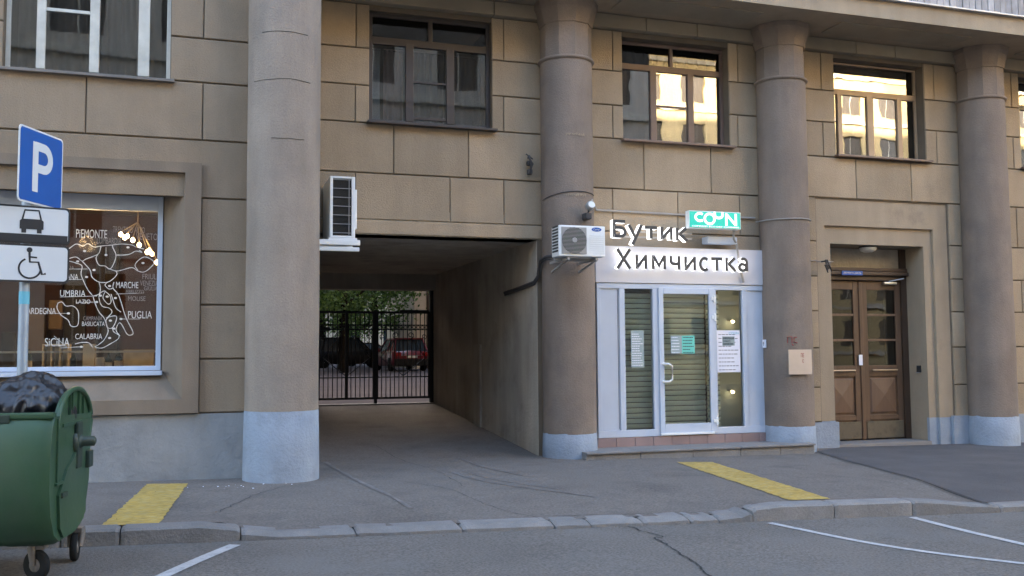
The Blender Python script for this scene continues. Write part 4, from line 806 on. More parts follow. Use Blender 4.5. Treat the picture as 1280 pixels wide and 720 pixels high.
# fascia and letters
fa = empty('sign_fascia', 'long pale sign board over the dry cleaner door', 'sign', loc=(6.86, 12.6, 2.7))
mb = MB(); mb.bbox(fx0-0.02, X(958, 350)+0.0, SY-0.045, SY+0.10, 2.462, 2.99, 0.006).xf(Matrix.Translation((-6.86, -12.6, -2.7))); mb.build('panel', M['fascia'], fa)
FYf = SY-0.045
gl = []
def arcp(cx, cy, rx, ry, a0, a1, n=12): return [(cx+rx*math.cos(math.radians(a)), cy+ry*math.sin(math.radians(a))) for a in fr(a0, a1, n)]
GLYPH = {
 'Б': [[(0.09, 0.0), (0.09, 1)], [(0.0, 0.93), (0.92, 0.93)], [(0.09, 0.57), (0.5, 0.57)]+arcp(0.55, 0.32, 0.36, 0.25, 90, -90)+[(0.09, 0.07)]],
 'у': [[(0.07, 1), (0.54, 0.34)], [(0.94, 1), (0.55, 0.38), (0.30, 0.0)]],
 'т': [[(0, 0.90), (1, 0.90)], [(0.5, 0), (0.5, 0.85)]],
 'и': [[(0.11, 0), (0.11, 1)], [(0.89, 0), (0.89, 1)], [(0.13, 0.12), (0.87, 0.88)]],
 'к': [[(0.11, 0), (0.11, 1)], [(0.88, 1), (0.26, 0.5)], [(0.26, 0.56), (0.93, 0.0)]],
 'Х': [[(0.09, 1), (0.91, 0)], [(0.91, 1), (0.09, 0)]],
 'м': [[(0.09, 0), (0.09, 1)], [(0.91, 0), (0.91, 1)], [(0.11, 0.93), (0.5, 0.28), (0.89, 0.93)]],
 'ч': [[(0.88, 0), (0.88, 1)], [(0.12, 1), (0.12, 0.62), (0.2, 0.48), (0.38, 0.42), (0.87, 0.44)]],
 'с': [arcp(0.55, 0.5, 0.44, 0.42, 48, 312, 16)],
 'а': [[(0.86, 0), (0.86, 0.62)]+arcp(0.56, 0.66, 0.30, 0.26, 0, 140, 8), arcp(0.46, 0.30, 0.34, 0.23, 0, 350, 16)],
 'C': [arcp(0.55, 0.5, 0.44, 0.42, 48, 312, 16)], 'O': [arcp(0.5, 0.5, 0.42, 0.43, 0, 359.9, 24)],
 'U': [[(0.12, 1), (0.12, 0.45)]+arcp(0.5, 0.45, 0.38, 0.38, 180, 360, 10)+[(0.88, 1)]],
 'N': [[(0.12, 0), (0.12, 1)], [(0.88, 0), (0.88, 1)], [(0.14, 0.95), (0.86, 0.05)]]}
def glyph(ch, x0, x1, z0, z1, Y, dep, wd, mats, root, eps=0.0015, name='letter'):
    """letter of straight sided strokes, front face at Y, dep deep"""
    mb = MB(); W_, H_ = x1-x0, z1-z0
    for k, st in enumerate(GLYPH[ch]):
        P = [Vector((x0+a*W_, 0, z0+b*H_)) for a, b in st]; n = len(P); Ls, Rs = [], []
        for i, p in enumerate(P):
            d0 = (P[i]-P[i-1]).normalized() if i else (P[1]-P[0]).normalized(); d1 = (P[i+1]-P[i]).normalized() if i < n-1 else d0
            n0, n1 = Vector((-d0.z, 0, d0.x)), Vector((-d1.z, 0, d1.x)); m_ = (n0+n1).normalized(); q = min(1.6, 1/max(0.3, m_.dot(n0)))
            Ls.append(p+m_*wd/2*q); Rs.append(p-m_*wd/2*q)
        yf = Y-k*eps; yb = Y+dep-k*eps
        v = [(p.x, yf, p.z) for p in Ls]+[(p.x, yf, p.z) for p in Rs]+[(p.x, yb, p.z) for p in Ls]+[(p.x, yb, p.z) for p in Rs]
        mb.add(v, [(i, i+1, n+i+1, n+i) for i in range(n-1)], 0); mb.add(v, [(2*n+i, 2*n+i+1, i+1, i) for i in range(n-1)]+[(3*n+i, 3*n+i+1, n+i+1, n+i) for i in range(n-1)]+[(0, n, 3*n, 2*n), (n-1, 2*n-1, 4*n-1, 3*n-1)]+[(2*n+i, 2*n+i+1, 3*n+i+1, 3*n+i) for i in range(n-1)], 1)
    return mb.build(name, mats, root)
def letter(ch, x0, x1, y0, y1, root, Y0=12.44, dep=0.09):
    """letter filling pixel-surveyed box on the plane Y0; dark face, lit sides"""
    a = at(x0, y1, Y0-dep); b = at(x1, y0, Y0-dep)
    return glyph(ch, a.x, b.x, a.z, b.z, Y0-dep, dep, 0.047, [M['letterdark'], M['ledwhite']], root)
w1 = empty('letter_sign', 'lit block letters reading Бутик with dark faces above the fascia', 'sign', loc=(0, 0, 0))
for ch, x0, x1, y0, y1 in (('Б', 766.5, 782.5, 275.5, 296.5), ('у', 785, 803, 281.5, 305.5), ('т', 806, 821.5, 283.2, 298.2), ('и', 826, 840.5, 284, 299.5), ('к', 845, 859.5, 285.3, 300.8)): letter(ch, x0, x1, y0, y1, w1)
w2 = empty('letter_sign', 'lit block letters reading Химчистка with dark faces on the pale fascia', 'sign', loc=(0, 0, 0))
for ch, x0, x1, y0, y1 in (('Х', 770, 789, 311.5, 335.5), ('и', 794.5, 808.5, 318.8, 336), ('м', 815, 832, 319.5, 336.5), ('ч', 837, 850, 320.3, 337), ('и', 855.5, 869.5, 321.2, 337.8), ('с', 874, 886, 321.8, 338.8), ('т', 889, 903, 322.2, 338.4), ('к', 907, 920, 322.6, 338.8), ('а', 922.5, 935, 322.6, 339.2)): letter(ch, x0, x1, y0, y1, w2, 12.55, 0.07)
for y in (289, 295.5):
    a = at(772, y, 12.5); b = at(864, y+3.5, 12.5); MB().box(a.x, b.x, 12.475, 12.50, (a.z+b.z)/2-0.012, (a.z+b.z)/2+0.012).build('mounting_rail', M['conduit'], w1)
for x_ in (776, 860):
    a = at(x_, 292, 12.5); MB().box(a.x-0.012, a.x+0.012, 12.50, 12.76, a.z-0.012, a.z+0.012).build('stand_off', M['conduit'], w1)
# COUN light box
a = at(862.5, 284, 12.35); b = at(925, 265.0, 12.35)
cb = empty('light_box_sign', 'small lit teal box sign reading COUN on an arm', 'sign')
x0, x1, z0, z1 = a.x, b.x, a.z+0.005, a.z+0.235
MB().bbox(x0-0.012, x1+0.012, 12.355, 12.46, z0-0.012, z1+0.012, 0.006).build('case', M['whiteplastic'], cb)
MB().box(x0, x1, 12.348, 12.356, z0, z1).build('face', M['teal'], cb)
W_ = x1-x0; H_ = z1-z0
for ch, f0, f1, g0, g1 in (('C', 0.09, 0.28, 0.36, 0.93), ('O', 0.27, 0.50, 0.18, 0.93), ('U', 0.46, 0.66, 0.60, 1.0), ('N', 0.68, 0.93, 0.16, 0.93)):
    glyph(ch, x0+W_*f0, x0+W_*f1, z0+H_*g0, z0+H_*g1, 12.346-{'C': 0, 'O': 0.004, 'U': 0.008, 'N': 0.012}[ch], 0.003, 0.034, [M['signwhite'], M['signwhite']], cb, 0.0006)
fit_text('lettering', 'COMPANY ECO DRY CLEANING', x0+W_*0.04, x0+W_*0.97, z0+H_*0.03, z0+H_*0.11, 12.345, M['signwhite'], cb, 0.003)
q0 = at(917, 288, 12.44); q1 = at(919, 305, 12.6); q2 = at(926, 353, 12.58)
MB().tube([q0, (q0.x, 12.44, q1.z+0.05), (q1.x, 12.56, q1.z), (q1.x+0.04, 12.56, q2.z+0.25), (q2.x+0.05, 12.585, q2.z)], 0.018, 8).build('arm', M['conduit'], cb)
a = at(880.5, 305, 12.62); b = at(917, 301, 12.62); o = MB().bbox(a.x, b.x, 12.52, 12.70, a.z, b.z+0.04, 0.008).build('light_housing', M['alu']); tag(o, 'low grey metal housing on top of the fascia under the teal sign', 'light housing')
# conduit along the wall, round the column
def cable(pts, r, m, label, cat='cable', name='cable'): return tag(MB().tube(pts, r, 7).build(name, M[m]), label, cat)
A_ = at(745, 262.5, 12.73); B_ = at(862, 269, 12.73); Cc = at(925, 272, 12.73)
cable([at(735, 258, 12.2), at(740, 250, 12.3), at(745, 262, 12.70), A_, B_, Cc, (8.06, 12.72, Cc.z)], 0.017, 'conduit', 'grey conduit along the wall from the floodlight to the teal sign', 'conduit', 'conduit')
zc = at(985, 272, 12.15).z
cable([(8.06, 12.70, zc)]+[(8.465+0.383*math.cos(a), 12.56+0.383*math.sin(a), zc-0.004*math.sin(a*2)) for a in fr(-PI*0.98, -0.03, 18)]+[(8.86, 12.72, zc), (9.0, 12.735, zc)], 0.009, 'conduit', 'thin pale cable wrapped round the column right of the shopfront')
zc = at(700, 247, 12.2).z
cable([(4.934+0.379*math.cos(a), 12.56+0.379*math.sin(a), zc+0.10*math.sin((a+PI)*0.9)) for a in fr(-PI*0.98, -0.6, 18)], 0.006, 'cable', 'thin dark cable round the column above the air conditioner')
# floodlight
p = at(736, 258, 12.1); fl = empty('floodlight', 'small grey floodlight on the column above the air conditioner', 'floodlight')
mb = MB(); mb.lathe([(0.035, -0.05), (0.06, -0.03), (0.06, 0.03), (0.05, 0.045), (0.001, 0.045)], 0, 0, 16); mb.xf(Matrix.Translation((p.x, 12.05, p.z)) @ Matrix.Rotation(math.radians(70), 4, 'X')); mb.build('lamp_head', M['conduit'], fl)
mb = MB(); mb.lathe([(0.048, 0), (0.048, 0.006)], 0, 0, 16); mb.xf(Matrix.Translation((p.x, 12.00, p.z+0.01)) @ Matrix.Rotation(math.radians(70), 4, 'X')); mb.build('lamp_glass', M['milk'], fl)
mb = MB(); mb.bbox(p.x-0.06, p.x+0.03, 12.06, 12.24, p.z-0.18, p.z-0.09, 0.02); mb.tube([(p.x-0.01, 12.12, p.z-0.12), (p.x, 12.06, p.z)], 0.014, 6); mb.build('bracket', M['cable'], fl)

# air conditioners -----------------------------------------------------------
ac = empty('air_conditioner', 'white outdoor air conditioner on the column beside the dry cleaner sign', 'air conditioner')
yF, yB = 11.56, 11.84
x0 = at(699, 300, yF).x; x1 = at(756.5, 300, yF).x; z0 = at(728, 320.5, yF).z; z1 = at(728, 282, yF).z
MB().bbox(x0, x1, yF, yB, z0, z1, 0.012).build('casing', M['whiteplastic'], ac)
cx = at(725.5, 300, yF).x; cz = (z0+z1)/2+0.005; r = 0.172
MB().bbox(at(700.5, 300, yF).x+0.015, at(733, 300, yF).x, yF-0.012, yF+0.004, z0+0.03, z1-0.025, 0.004).build('grille_frame', M['acgrey'], ac)
cx = (at(700.5, 300, yF).x+0.015+at(733, 300, yF).x)/2
mb = MB(); mb.add([(cx+r*math.cos(a), yF-0.0135, cz+r*math.sin(a)) for a in fr(0, 2*PI, 32)[:-1]], [list(range(32))]); mb.build('fan_opening', M['acdark'], ac)
for k in range(3):
    a = 2*PI*k/3+0.4; mb = MB(); P = [(cx+rr*math.cos(a+da), yF-0.0155, cz+rr*math.sin(a+da)) for rr, da in ((0.03, 0), (0.10, 0.0), (0.16, 0.15), (0.155, 0.7), (0.09, 0.7), (0.03, 0.9))]; mb.poly(P, (0, -0.004, 0)); mb.build('fan_blade', M['bindark'], ac)
for i in range(20):
    z = cz-r+2*r*(i+0.5)/20; hh = math.sqrt(max(0, r*r-(z-cz)**2)); MB().box(cx-hh, cx+hh, yF-0.025, yF-0.021, z-0.003, z+0.003).build('grille_wire', M['acgrey'], ac)
MB().lathe([(0.035, 0), (0.03, 0.006)], 0, 0, 20).xf(Matrix.Translation((cx, yF-0.024, cz)) @ Matrix.Rotation(PI/2, 4, 'X')).build('fan_hub', M['acgrey'], ac)
for i in range(9):
    z = z0+0.05+i*0.028; MB().bbox(cx+0.22, x1-0.02, yF-0.006, yF+0.002, z, z+0.009, 0.002).build('louvre', M['whiteplastic'], ac)
for i in range(9):
    z = z0+0.06+i*0.04; MB().box(x0-0.006, x0+0.002, yF+0.04, yB-0.04, z, z+0.022).build('side_vent', M['acdark'], ac)
ex = at(745.5, 287, yF); mb = MB(); mb.add([(ex.x+0.07*math.cos(a), yF-0.004, ex.z+0.027*math.sin(a)) for a in fr(0, 2*PI, 24)[:-1]], [list(range(24))]); em = mb.build('emblem', M['signblue'], ac)
fit_text('emblem_lettering', 'Carrier', ex.x-0.045, ex.x+0.045, ex.z-0.012, ex.z+0.014, yF-0.0055, M['signpaint'], ac, 0.001)
mb = MB()
for X_ in (x0+0.12, x1-0.13):
    mb.box(X_, X_+0.035, yF+0.02, 12.25, z0-0.045, z0-0.012); mb.add([(X_, yF+0.06, z0-0.045), (X_+0.03, yF+0.06, z0-0.045), (X_+0.03, 12.2, z0-0.17), (X_, 12.2, z0-0.17), (X_, yF+0.09, z0-0.045), (X_+0.03, yF+0.09, z0-0.045), (X_+0.03, 12.2, z0-0.14), (X_, 12.2, z0-0.14)], [(0, 1, 2, 3), (4, 5, 6, 7), (0, 4, 7, 3), (1, 5, 6, 2)])
mb.box(x0+0.02, x1-0.02, yB-0.06, yB-0.02, z0-0.04, z0-0.008); mb.build('bracket', M['conduit'], ac)
cb_ = [at(699, 321, 12.1), at(690, 320, 12.2), at(683, 321, 12.3), at(676, 325, 12.5), at(673.5, 335, 12.7), at(672.5, 345, 12.74), (4.53, 12.85, at(672, 352, 12.8).z), (4.52, 13.4, at(655, 359, 13.4).z), (4.52, 14.2, at(632, 366, 14.2).z)]
o = cable(cb_, 0.022, 'cable', 'thick dark pipe from the air conditioner into the archway', 'pipe', 'pipe')
MB().tube([Vector(q)+Vector((0.0, -0.01, -0.035)) for q in cb_[1:]], 0.014, 6).build('second_line', M['cable'], o)
# tall unit left of the arch, seen from its coil side
ac2 = empty('air_conditioner', 'white air conditioner with open coil side beside the tall left column', 'air conditioner')
yq = 12.0; x0 = at(412.5, 260, yq).x; x1 = at(444, 260, yq).x; z0 = at(430, 297, yq).z; z1 = at(430, 220.5, yq).z
mb = MB(); t = 0.035
mb.bbox(x0, x0+t, yq, yq+0.7, z0, z1, 0.006); mb.bbox(x1-t-0.01, x1, yq, yq+0.7, z0, z1, 0.006); mb.bbox(x0+t, x1-t-0.01, yq+0.001, yq+0.7, z1-t*0.7, z1, 0.005); mb.bbox(x0+t, x1-t-0.01, yq+0.001, yq+0.7, z0, z0+t*0.7, 0.005); mb.build('casing', M['whiteplastic'], ac2)
MB().box(x0+t, x1-t-0.01, yq+0.03, yq+0.05, z0+0.02, z1-0.02).build('coil', M['acdark'], ac2)
for i in range(60):
    z = z0+0.035+(z1-z0-0.07)*i/59; MB().box(x0+t, x1-t-0.01, yq+0.022, yq+0.030, z, z+0.003).build('coil_fin', M['acdark'], ac2)
for i in range(7):
    z = z0+0.06+(z1-z0-0.10)*i/6; MB().box(x0+t, x1-t-0.01, yq+0.004, yq+0.009, z-0.004, z+0.004).build('guard_wire', M['acgrey'], ac2)
MB().box(x1-t-0.045, x1-t-0.037, yq+0.003, yq+0.01, z0+0.02, z1-0.02).build('guard_wire', M['acgrey'], ac2)
MB().bbox(x1+0.001, x1+0.03, yq+0.05, yq+0.55, z0+0.12, z1-0.15, 0.01).build('service_cover', M['whiteplastic'], ac2)
xa = at(450, 300, 11.95).x
mb = MB(); mb.bbox(1.30, xa, 11.93, 11.99, z0-0.10, z0-0.035, 0.006); mb.bbox(1.30, xa-0.03, 11.80, 11.86, z0-0.19, z0-0.14, 0.006); mb.bbox(1.30, xa, 12.55, 12.61, z0-0.10, z0-0.035, 0.006); mb.bbox(x0-0.02, x1+0.02, 11.96, 12.6, z0-0.034, z0-0.008, 0.004); mb.build('bracket', M['whiteplastic'], ac2)
a = at(394, 300, 11.9); tag(MB().bbox(1.30, at(398.5, 280, 11.9).x, 11.88, 12.1, a.z, at(398, 262, 11.9).z, 0.006).build('junction_box', M['whiteplastic']), 'thin white box peeping out behind the tall left column', 'junction box')

# small things on walls ------------------------------------------------------
def hook(name, base, label, k=5):
    mb = MB(); mb.tube([base, base+Vector((0, -0.12, 0))], 0.012, 6)
    for i in range(k):
        a = random.uniform(-0.07, 0.07); mb.tube([base+Vector((a*0.5, -0.10, 0.02)), base+Vector((a+0.03, -0.12, -0.10-0.02*i)), base+Vector((a-0.03, -0.13, -0.06))], 0.010, 5)
    return tag(mb.build(name, M['cable']), label, 'bracket')
p = at(660, 198, 12.72); mb = MB(); mb.tube([p, p+Vector((-0.02, -0.10, 0.01)), p+Vector((0.02, -0.10, -0.10)), p+Vector((0.0, -0.09, -0.22))], [0.012, 0.02, 0.03, 0.022], 7); mb.tube([p+Vector((-0.05, -0.06, 0.05)), p+Vector((0.05, -0.06, -0.02))], 0.01, 6); mb.bbox(p.x-0.03, p.x+0.035, 12.62, 12.7, p.z-0.24, p.z-0.17, 0.012); mb.bbox(p.x-0.03, p.x+0.04, 12.64, 12.72, p.z-0.11, p.z-0.05, 0.012); tag(mb.build('wall_hook', M['cable']), 'dark old insulator hook on the wall above the archway', 'hook')
hook('flag_bracket', at(1027, 327, 12.72), 'twisted dark flag bracket on the wall left of the entrance')
a = at(1012, 325.8, 12.74); b = at(1042, 327.5, 12.74); cable([a, b], 0.008, 'conduit', 'short thin wire on the wall left of the entrance portal', 'wire', 'wire')
def tangent_plate(px_, py0, py1, wpx, name, m, label, cat, dx=0.0):
    c = at(px_, (py0+py1)/2, 12.19); z0 = at(px_, py1, 12.17).z; z1 = at(px_, py0, 12.17).z; w_ = wpx; sx_ = c.x-8.465; ang = math.asin(max(-1, min(1, sx_/0.38)))
    mb = MB(); mb.bbox(-w_/2, w_/2, -0.012, 0.012, 0, z1-z0, 0.003); cy = 12.56-0.40*math.cos(ang)
    o = mb.build(name, M[m], None, (8.465+0.40*math.sin(ang), cy, z0)); o.rotation_euler = (0, 0, ang); return tag(o, label, cat)
bd = tangent_plate(999, 437, 468, 0.36, 'notice_board', 'board', 'square cream board on the column right of the shopfront', 'board')
for (t_, a_, b_, c_, d_) in (('ПЕ', 0.19, 0.24, 0.25, 0.31), ('С', 0.21, 0.235, 0.17, 0.22)):
    fit_text('lettering', t_, a_-0.18, b_-0.18, c_, d_, -0.0135, M['redprint'], bd, 0.002)
pl_ = tangent_plate(972.5, 424, 434.5, 0.075, 'number_plate', 'paper', 'tiny white number plate high on the column by the shopfront', 'plate')
fit_text('lettering', '9', -0.012, 0.014, 0.03, 0.09, -0.0135, M['black'], pl_, 0.002)
# red graffiti
def surf3(px_, py_):   # onto column three
    c = at(px_, py_, 12.2); s_ = max(-0.36, min(0.36, c.x-8.465)); return Vector((8.465+s_*1.02, 12.56-math.sqrt(0.383**2-s_*s_)-0.004, c.z))
mb = MB()
for st in (((986.5, 429), (986.5, 421), (990.5, 421), (990.5, 429)), ((995.5, 421.5), (992.5, 422), (992.5, 428), (996, 428.5)), ((990.5, 430), (992, 432))): mb.tube([surf3(*q) for q in st], 0.006, 4)
mb.build('red_scrawl', M['redprint'], c3)

# iron gate in the passage -----------------------------------------------------
GY = 19.12
gate = empty('iron_gate', 'black iron double gate with scrollwork at the far end of the archway', 'gate', loc=(3.35, GY, 0.53))
gt = at(470, 389, GY).z; gb = at(470, 499, GY).z
def gx(x): return at(x, 450, GY).x
def leafgate(x0, x1, y_off=0):
    a, b = gx(x0), gx(x1); f_ = lambda mb, n, p: mb.xf(Matrix.Translation((-3.35, -GY, -0.53))).build(n, M['iron'], p)
    mb = MB(); mb.box(a, a+0.035, GY-0.02, GY+0.02, gb, gt); mb.box(b-0.035, b, GY-0.02, GY+0.02, gb, gt); mb.box(a+0.035, b-0.035, GY-0.019, GY+0.019, gb, gb+0.045); mb.box(a+0.035, b-0.035, GY-0.019, GY+0.019, gt-0.045, gt)
    lf = f_(mb, 'gate_leaf', gate)
    for y in (406.3, 412, 471.5):
        z = at(470, y, GY).z; f_(MB().box(a+0.035, b-0.035, GY-0.012, GY+0.012, z-0.011, z+0.011), 'rail', lf)
    n = 12; step_ = (b-a-0.035)/n
    for i in range(1, n): f_(MB().tube([(a+0.0175+i*step_, GY, gb+0.04), (a+0.0175+i*step_, GY, gt-0.04)], 0.010, 6), 'bar', lf)
    zr = (at(470, 406.3, GY).z+at(470, 412, GY).z)/2; mb = MB()
    for i in range(n):
        c_ = a+0.0175+(i+0.5)*step_; mb.tube([(c_+0.03*math.cos(q), GY-0.005, zr+0.03*math.sin(q)) for q in fr(0, 2*PI, 10)], 0.006, 4, caps=False)
    f_(mb, 'ring_row', lf)
    cx_ = (a+b)/2; zt2, zb2, zm = at(470, 424, GY).z, at(470, 470, GY).z, at(470, 447, GY).z; hw = (b-a)*0.42
    mb = MB(); mb.tube([(cx_-0.15, GY, zt2+0.02), (cx_-hw, GY, zm), (cx_, GY, zb2), (cx_+hw, GY, zm), (cx_+0.15, GY, zt2+0.02)], 0.012, 5)
    for s_ in (-1, 1):
        for zz in (zt2, ):
            mb.tube([(cx_+s_*(0.15+0.06*math.cos(q)*(1-q/9)), GY, zz+0.08+0.06*math.sin(q)*(1-q/9)) for q in fr(-1.5, 5, 12)], 0.009, 5)
            mb.tube([(cx_+s_*(hw-0.03+0.05*math.cos(q)*(1-q/9)), GY, zz+0.05+0.05*math.sin(q)*(1-q/9)) for q in fr(-1.5, 5, 12)], 0.009, 5)
    f_(mb, 'scrollwork', lf)
    return lf, f_
la, f_ = leafgate(397.5, 468); lb, f_ = leafgate(470.5, 537)
f_(MB().box(gx(433)-0.03, gx(433)+0.03, GY-0.03, GY+0.0, gb, gt), 'wicket_post', la); f_(MB().box(gx(469)-0.03, gx(469)+0.035, GY-0.035, GY-0.02, gb-0.08, gt+0.02), 'meeting_stile', la)
f_(MB().box(gx(400), gx(412), GY-0.06, GY-0.025, at(400, 413.5, GY).z, at(400, 409, GY).z), 'lock_box', la)
f_(MB().box(gx(499), gx(535), GY-0.07, GY-0.025, at(500, 391, GY).z, at(500, 387.5, GY).z), 'closer_box', lb)
f_(MB().box(gx(537)+0.0, 4.55, GY-0.05, GY+0.05, 0.45, 2.75), 'gate_post', gate); f_(MB().box(2.10, gx(397.3), GY-0.05, GY+0.05, 0.45, 2.75), 'gate_post', gate)

# road sign with pole ----------------------------------------------------------
PX_, PYY = -1.298, 8.40
ps = empty('parking_sign', 'blue parking sign with two white plates on a grey pole', 'sign', loc=(PX_, PYY, walk_z(PX_, PYY)))
def sp(mb, n, m, par=None): return mb.build(n, M[m], par or ps)
zz0 = walk_z(PX_, PYY)
sp(MB().tube([(0, 0, -0.05), (0, 0, 3.17-zz0)], 0.038, 16), 'pole', 'signback')
q = at(28, 372, 8.36); sp(MB().lathe([(0.0395, q.z-zz0-0.05), (0.0395, q.z-zz0+0.05)], 0, 0, 16, cap=False), 'sticker', 'bluesticker')
def rrect(w, h, r, n=5):
    pts = []
    for cx_, cz_, a0 in ((w/2-r, h/2-r, 0), (-w/2+r, h/2-r, PI/2), (-w/2+r, -h/2+r, PI), (w/2-r, -h/2+r, 1.5*PI)):
        for i in range(n+1): a = a0+PI/2*i/n; pts.append((cx_+r*math.cos(a), cz_+r*math.sin(a)))
    return pts
def flat(pts, y, d, m, name, par, x=0, z=0):
    mb = MB(); mb.poly([(x+a, y, z+b) for a, b in pts], (0, d, 0)); return mb.build(name, M[m], par)
# the parking panel, turned well away from the street
def panel(w, h, zc, ang, off, edge, face, name):
    o = flat(rrect(w, h, 0.035), -0.045, 0.006, edge, name, ps); o.location = (off[0], off[1], zc); o.rotation_euler = (0, 0, ang)
    flat(rrect(w-0.03, h-0.03, 0.028), -0.0475, 0.002, face, 'sign_face', o); return o
zc = (3.30+2.695)/2-zz0
A_ = at(24, 156, 8.24); B_ = at(72, 262, 8.70)
w_p = 0.60; angp = math.radians(66)
ppn = panel(w_p, w_p, zc-0.035, angp, (0.05, 0.066), 'signpaint', 'signblue', 'parking_panel')
def fit_local(txt, x0, x1, z0, z1, y, m, par, off=0.0): return fit_text('lettering', txt, x0, x1, z0, z1, y, M[m], par, 0.002, off)
# P drawn as one bent stroke
def stroke(pts, wd, y, m, name, par, closed=False):
    P = [Vector((a, 0, b)) for a, b in pts]; v = []; n = len(P)
    for i, p in enumerate(P):
        d = (P[(i+1) % n if closed else min(i+1, n-1)]-P[(i-1) % n if closed else max(i-1, 0)]).normalized(); nn = Vector((-d.z, 0, d.x)); v += [p+nn*wd/2+Vector((0, y, 0)), p-nn*wd/2+Vector((0, y, 0))]
    k = n if closed else n-1; mb = MB(); mb.add(v, [(2*i, 2*i+1, (2*i+3) % (2*n), (2*i+2) % (2*n)) for i in range(k)]); return mb.build(name, M[m], par)
ys = -0.049
stroke([(-0.085, -0.20), (-0.085, 0.20)], 0.075, ys, 'signpaint', 'symbol_stem', ppn)
stroke([(-0.085, 0.1675), (0.03, 0.1675)]+[(0.03+0.0875*math.sin(a), 0.08+0.0875*math.cos(a)) for a in fr(0, PI, 12)]+[(-0.085, -0.0075)], 0.070, ys-0.0006, 'signpaint', 'symbol_bowl', ppn)
a2 = math.radians(16)
def plate(zc_, h):
    o = panel(0.56, h, zc_, a2, (0.035, -0.012), 'black', 'signpaint', 'plate'); return o
z1_ = (at(40, 281, 8.34).z)-zz0; z2_ = at(36, 329, 8.34).z-zz0
p1 = plate(z1_, 0.30); p2 = plate(z2_, 0.30)
stroke([(-0.262, -0.105), (0.262, -0.105)], 0.062, ys, 'black', 'kerb_bar', p1)
# car pictogram
flat([(-0.085, -0.035), (0.085, -0.035), (0.085, 0.03), (0.07, 0.045), (-0.07, 0.045), (-0.085, 0.03)], ys, -0.0015, 'black', 'car_symbol', p1, x=0.0)
stroke([(-0.066, 0.045), (-0.05, 0.115), (0.05, 0.115), (0.066, 0.045)], 0.014, ys-0.0005, 'black', 'car_symbol', p1)
for s_ in (-1, 1): flat([(s_*0.055-0.017, -0.065), (s_*0.055+0.017, -0.065), (s_*0.055+0.017, -0.03), (s_*0.055-0.017, -0.03)], ys-0.0003, -0.0015, 'black', 'car_symbol', p1)
# wheelchair pictogram
flat([(0.0+0.021*math.cos(a)-0.01, 0.105+0.021*math.sin(a)) for a in fr(0, 2*PI, 14)[:-1]], ys, -0.0015, 'black', 'wheelchair_symbol', p2)
stroke([(-0.01, 0.085), (-0.006, 0.01), (0.055, 0.01), (0.082, -0.085), (0.11, -0.078)], 0.017, ys, 'black', 'wheelchair_symbol', p2); stroke([(-0.008, 0.05), (0.045, 0.046)], 0.013, ys-0.0003, 'black', 'wheelchair_symbol', p2)
stroke([(-0.005+0.078*math.cos(a), -0.04+0.078*math.sin(a)) for a in fr(2.0, 6.1, 22)], 0.014, ys-0.0006, 'black', 'wheelchair_symbol', p2)
for z_ in (zc+0.08, zc-0.12, z1_, z2_):
    MB().bbox(-0.044, 0.044, -0.044, 0.044, z_-0.02, z_+0.02, 0.006).build('clamp', M['signback'], ps)

# wheeled bin with bag ---------------------------------------------------------
bn = empty('waste_container', 'big green four wheeled waste container with its lid open at the kerb', 'waste container', loc=(-0.81, 7.3, road_z(-0.9)), rz=-0.148)
zr = road_z(-0.9)
# end profile in (y from front, z) : Y grows toward the building
prof = [(6.90, 1.085), (6.84, 1.0), (6.80, 0.80), (6.80, 0.60), (6.84, 0.42), (6.93, 0.28), (7.05, 0.22), (7.45, 0.22), (7.68, 0.28), (7.80, 0.55), (7.84, 0.90), (7.84, 1.06)]
BX0, BX1 = -2.25, -0.86
def bshift(mb): return mb.xf(Matrix.Translation((0.86, -7.3, -zr)))
def rings(prof, xs, inset):
    cy_ = 7.3; cz_ = 0.7; out = []
    for x_, k in zip(xs, inset): out.append([(x_, cy_+(y-cy_)*k, cz_+(z-cz_)*k+(0.0)) for y, z in prof])
    return out
mb = MB(); n = len(prof)
rg = rings(prof, [BX1, BX1-0.03, BX1-0.10, BX1-0.30, BX1-0.33, BX1-0.70, BX1-1.1, BX0+0.05, BX0], [0.955, 0.985, 1.0, 1.0, 0.99, 0.995, 1.0, 1.0, 0.96])
v = [p for r_ in rg for p in r_]; mb.add(v, [(i*n+k, i*n+k+1, (i+1)*n+k+1, (i+1)*n+k) for i in range(len(rg)-1) for k in range(n-1)], 0, True); mb.add(rg[0], [list(range(n))]); mb.add(rg[-1], [list(range(n))[::-1]])
body = bshift(mb).build('body', M['binplastic'], bn)
def bp(mb, nm, m, par=None): return bshift(mb).build(nm, M[m], par or bn)
# rim along front
bp(MB().bbox(BX0, BX1+0.0, 6.865, 6.945, 1.055, 1.095, 0.012), 'rim', 'binplastic'); bp(MB().bbox(BX0, BX1, 7.79, 7.86, 1.03, 1.07, 0.012), 'rim', 'binplastic')
for k in range(6): bp(MB().bbox(-1.22-k*0.2, -1.12-k*0.2, 6.855, 6.90, 1.03, 1.085, 0.006), 'rim_slot', 'bindark')
# vertical end rib, raised front moulding
bp(MB().bbox(BX1-0.005, BX1+0.012, 6.955, 6.98, 0.62, 1.05, 0.006), 'rib', 'binplastic')
bp(MB().bbox(BX1-0.005, BX1+0.018, 6.93, 7.10, 0.615, 0.635, 0.006), 'rib', 'binplastic')
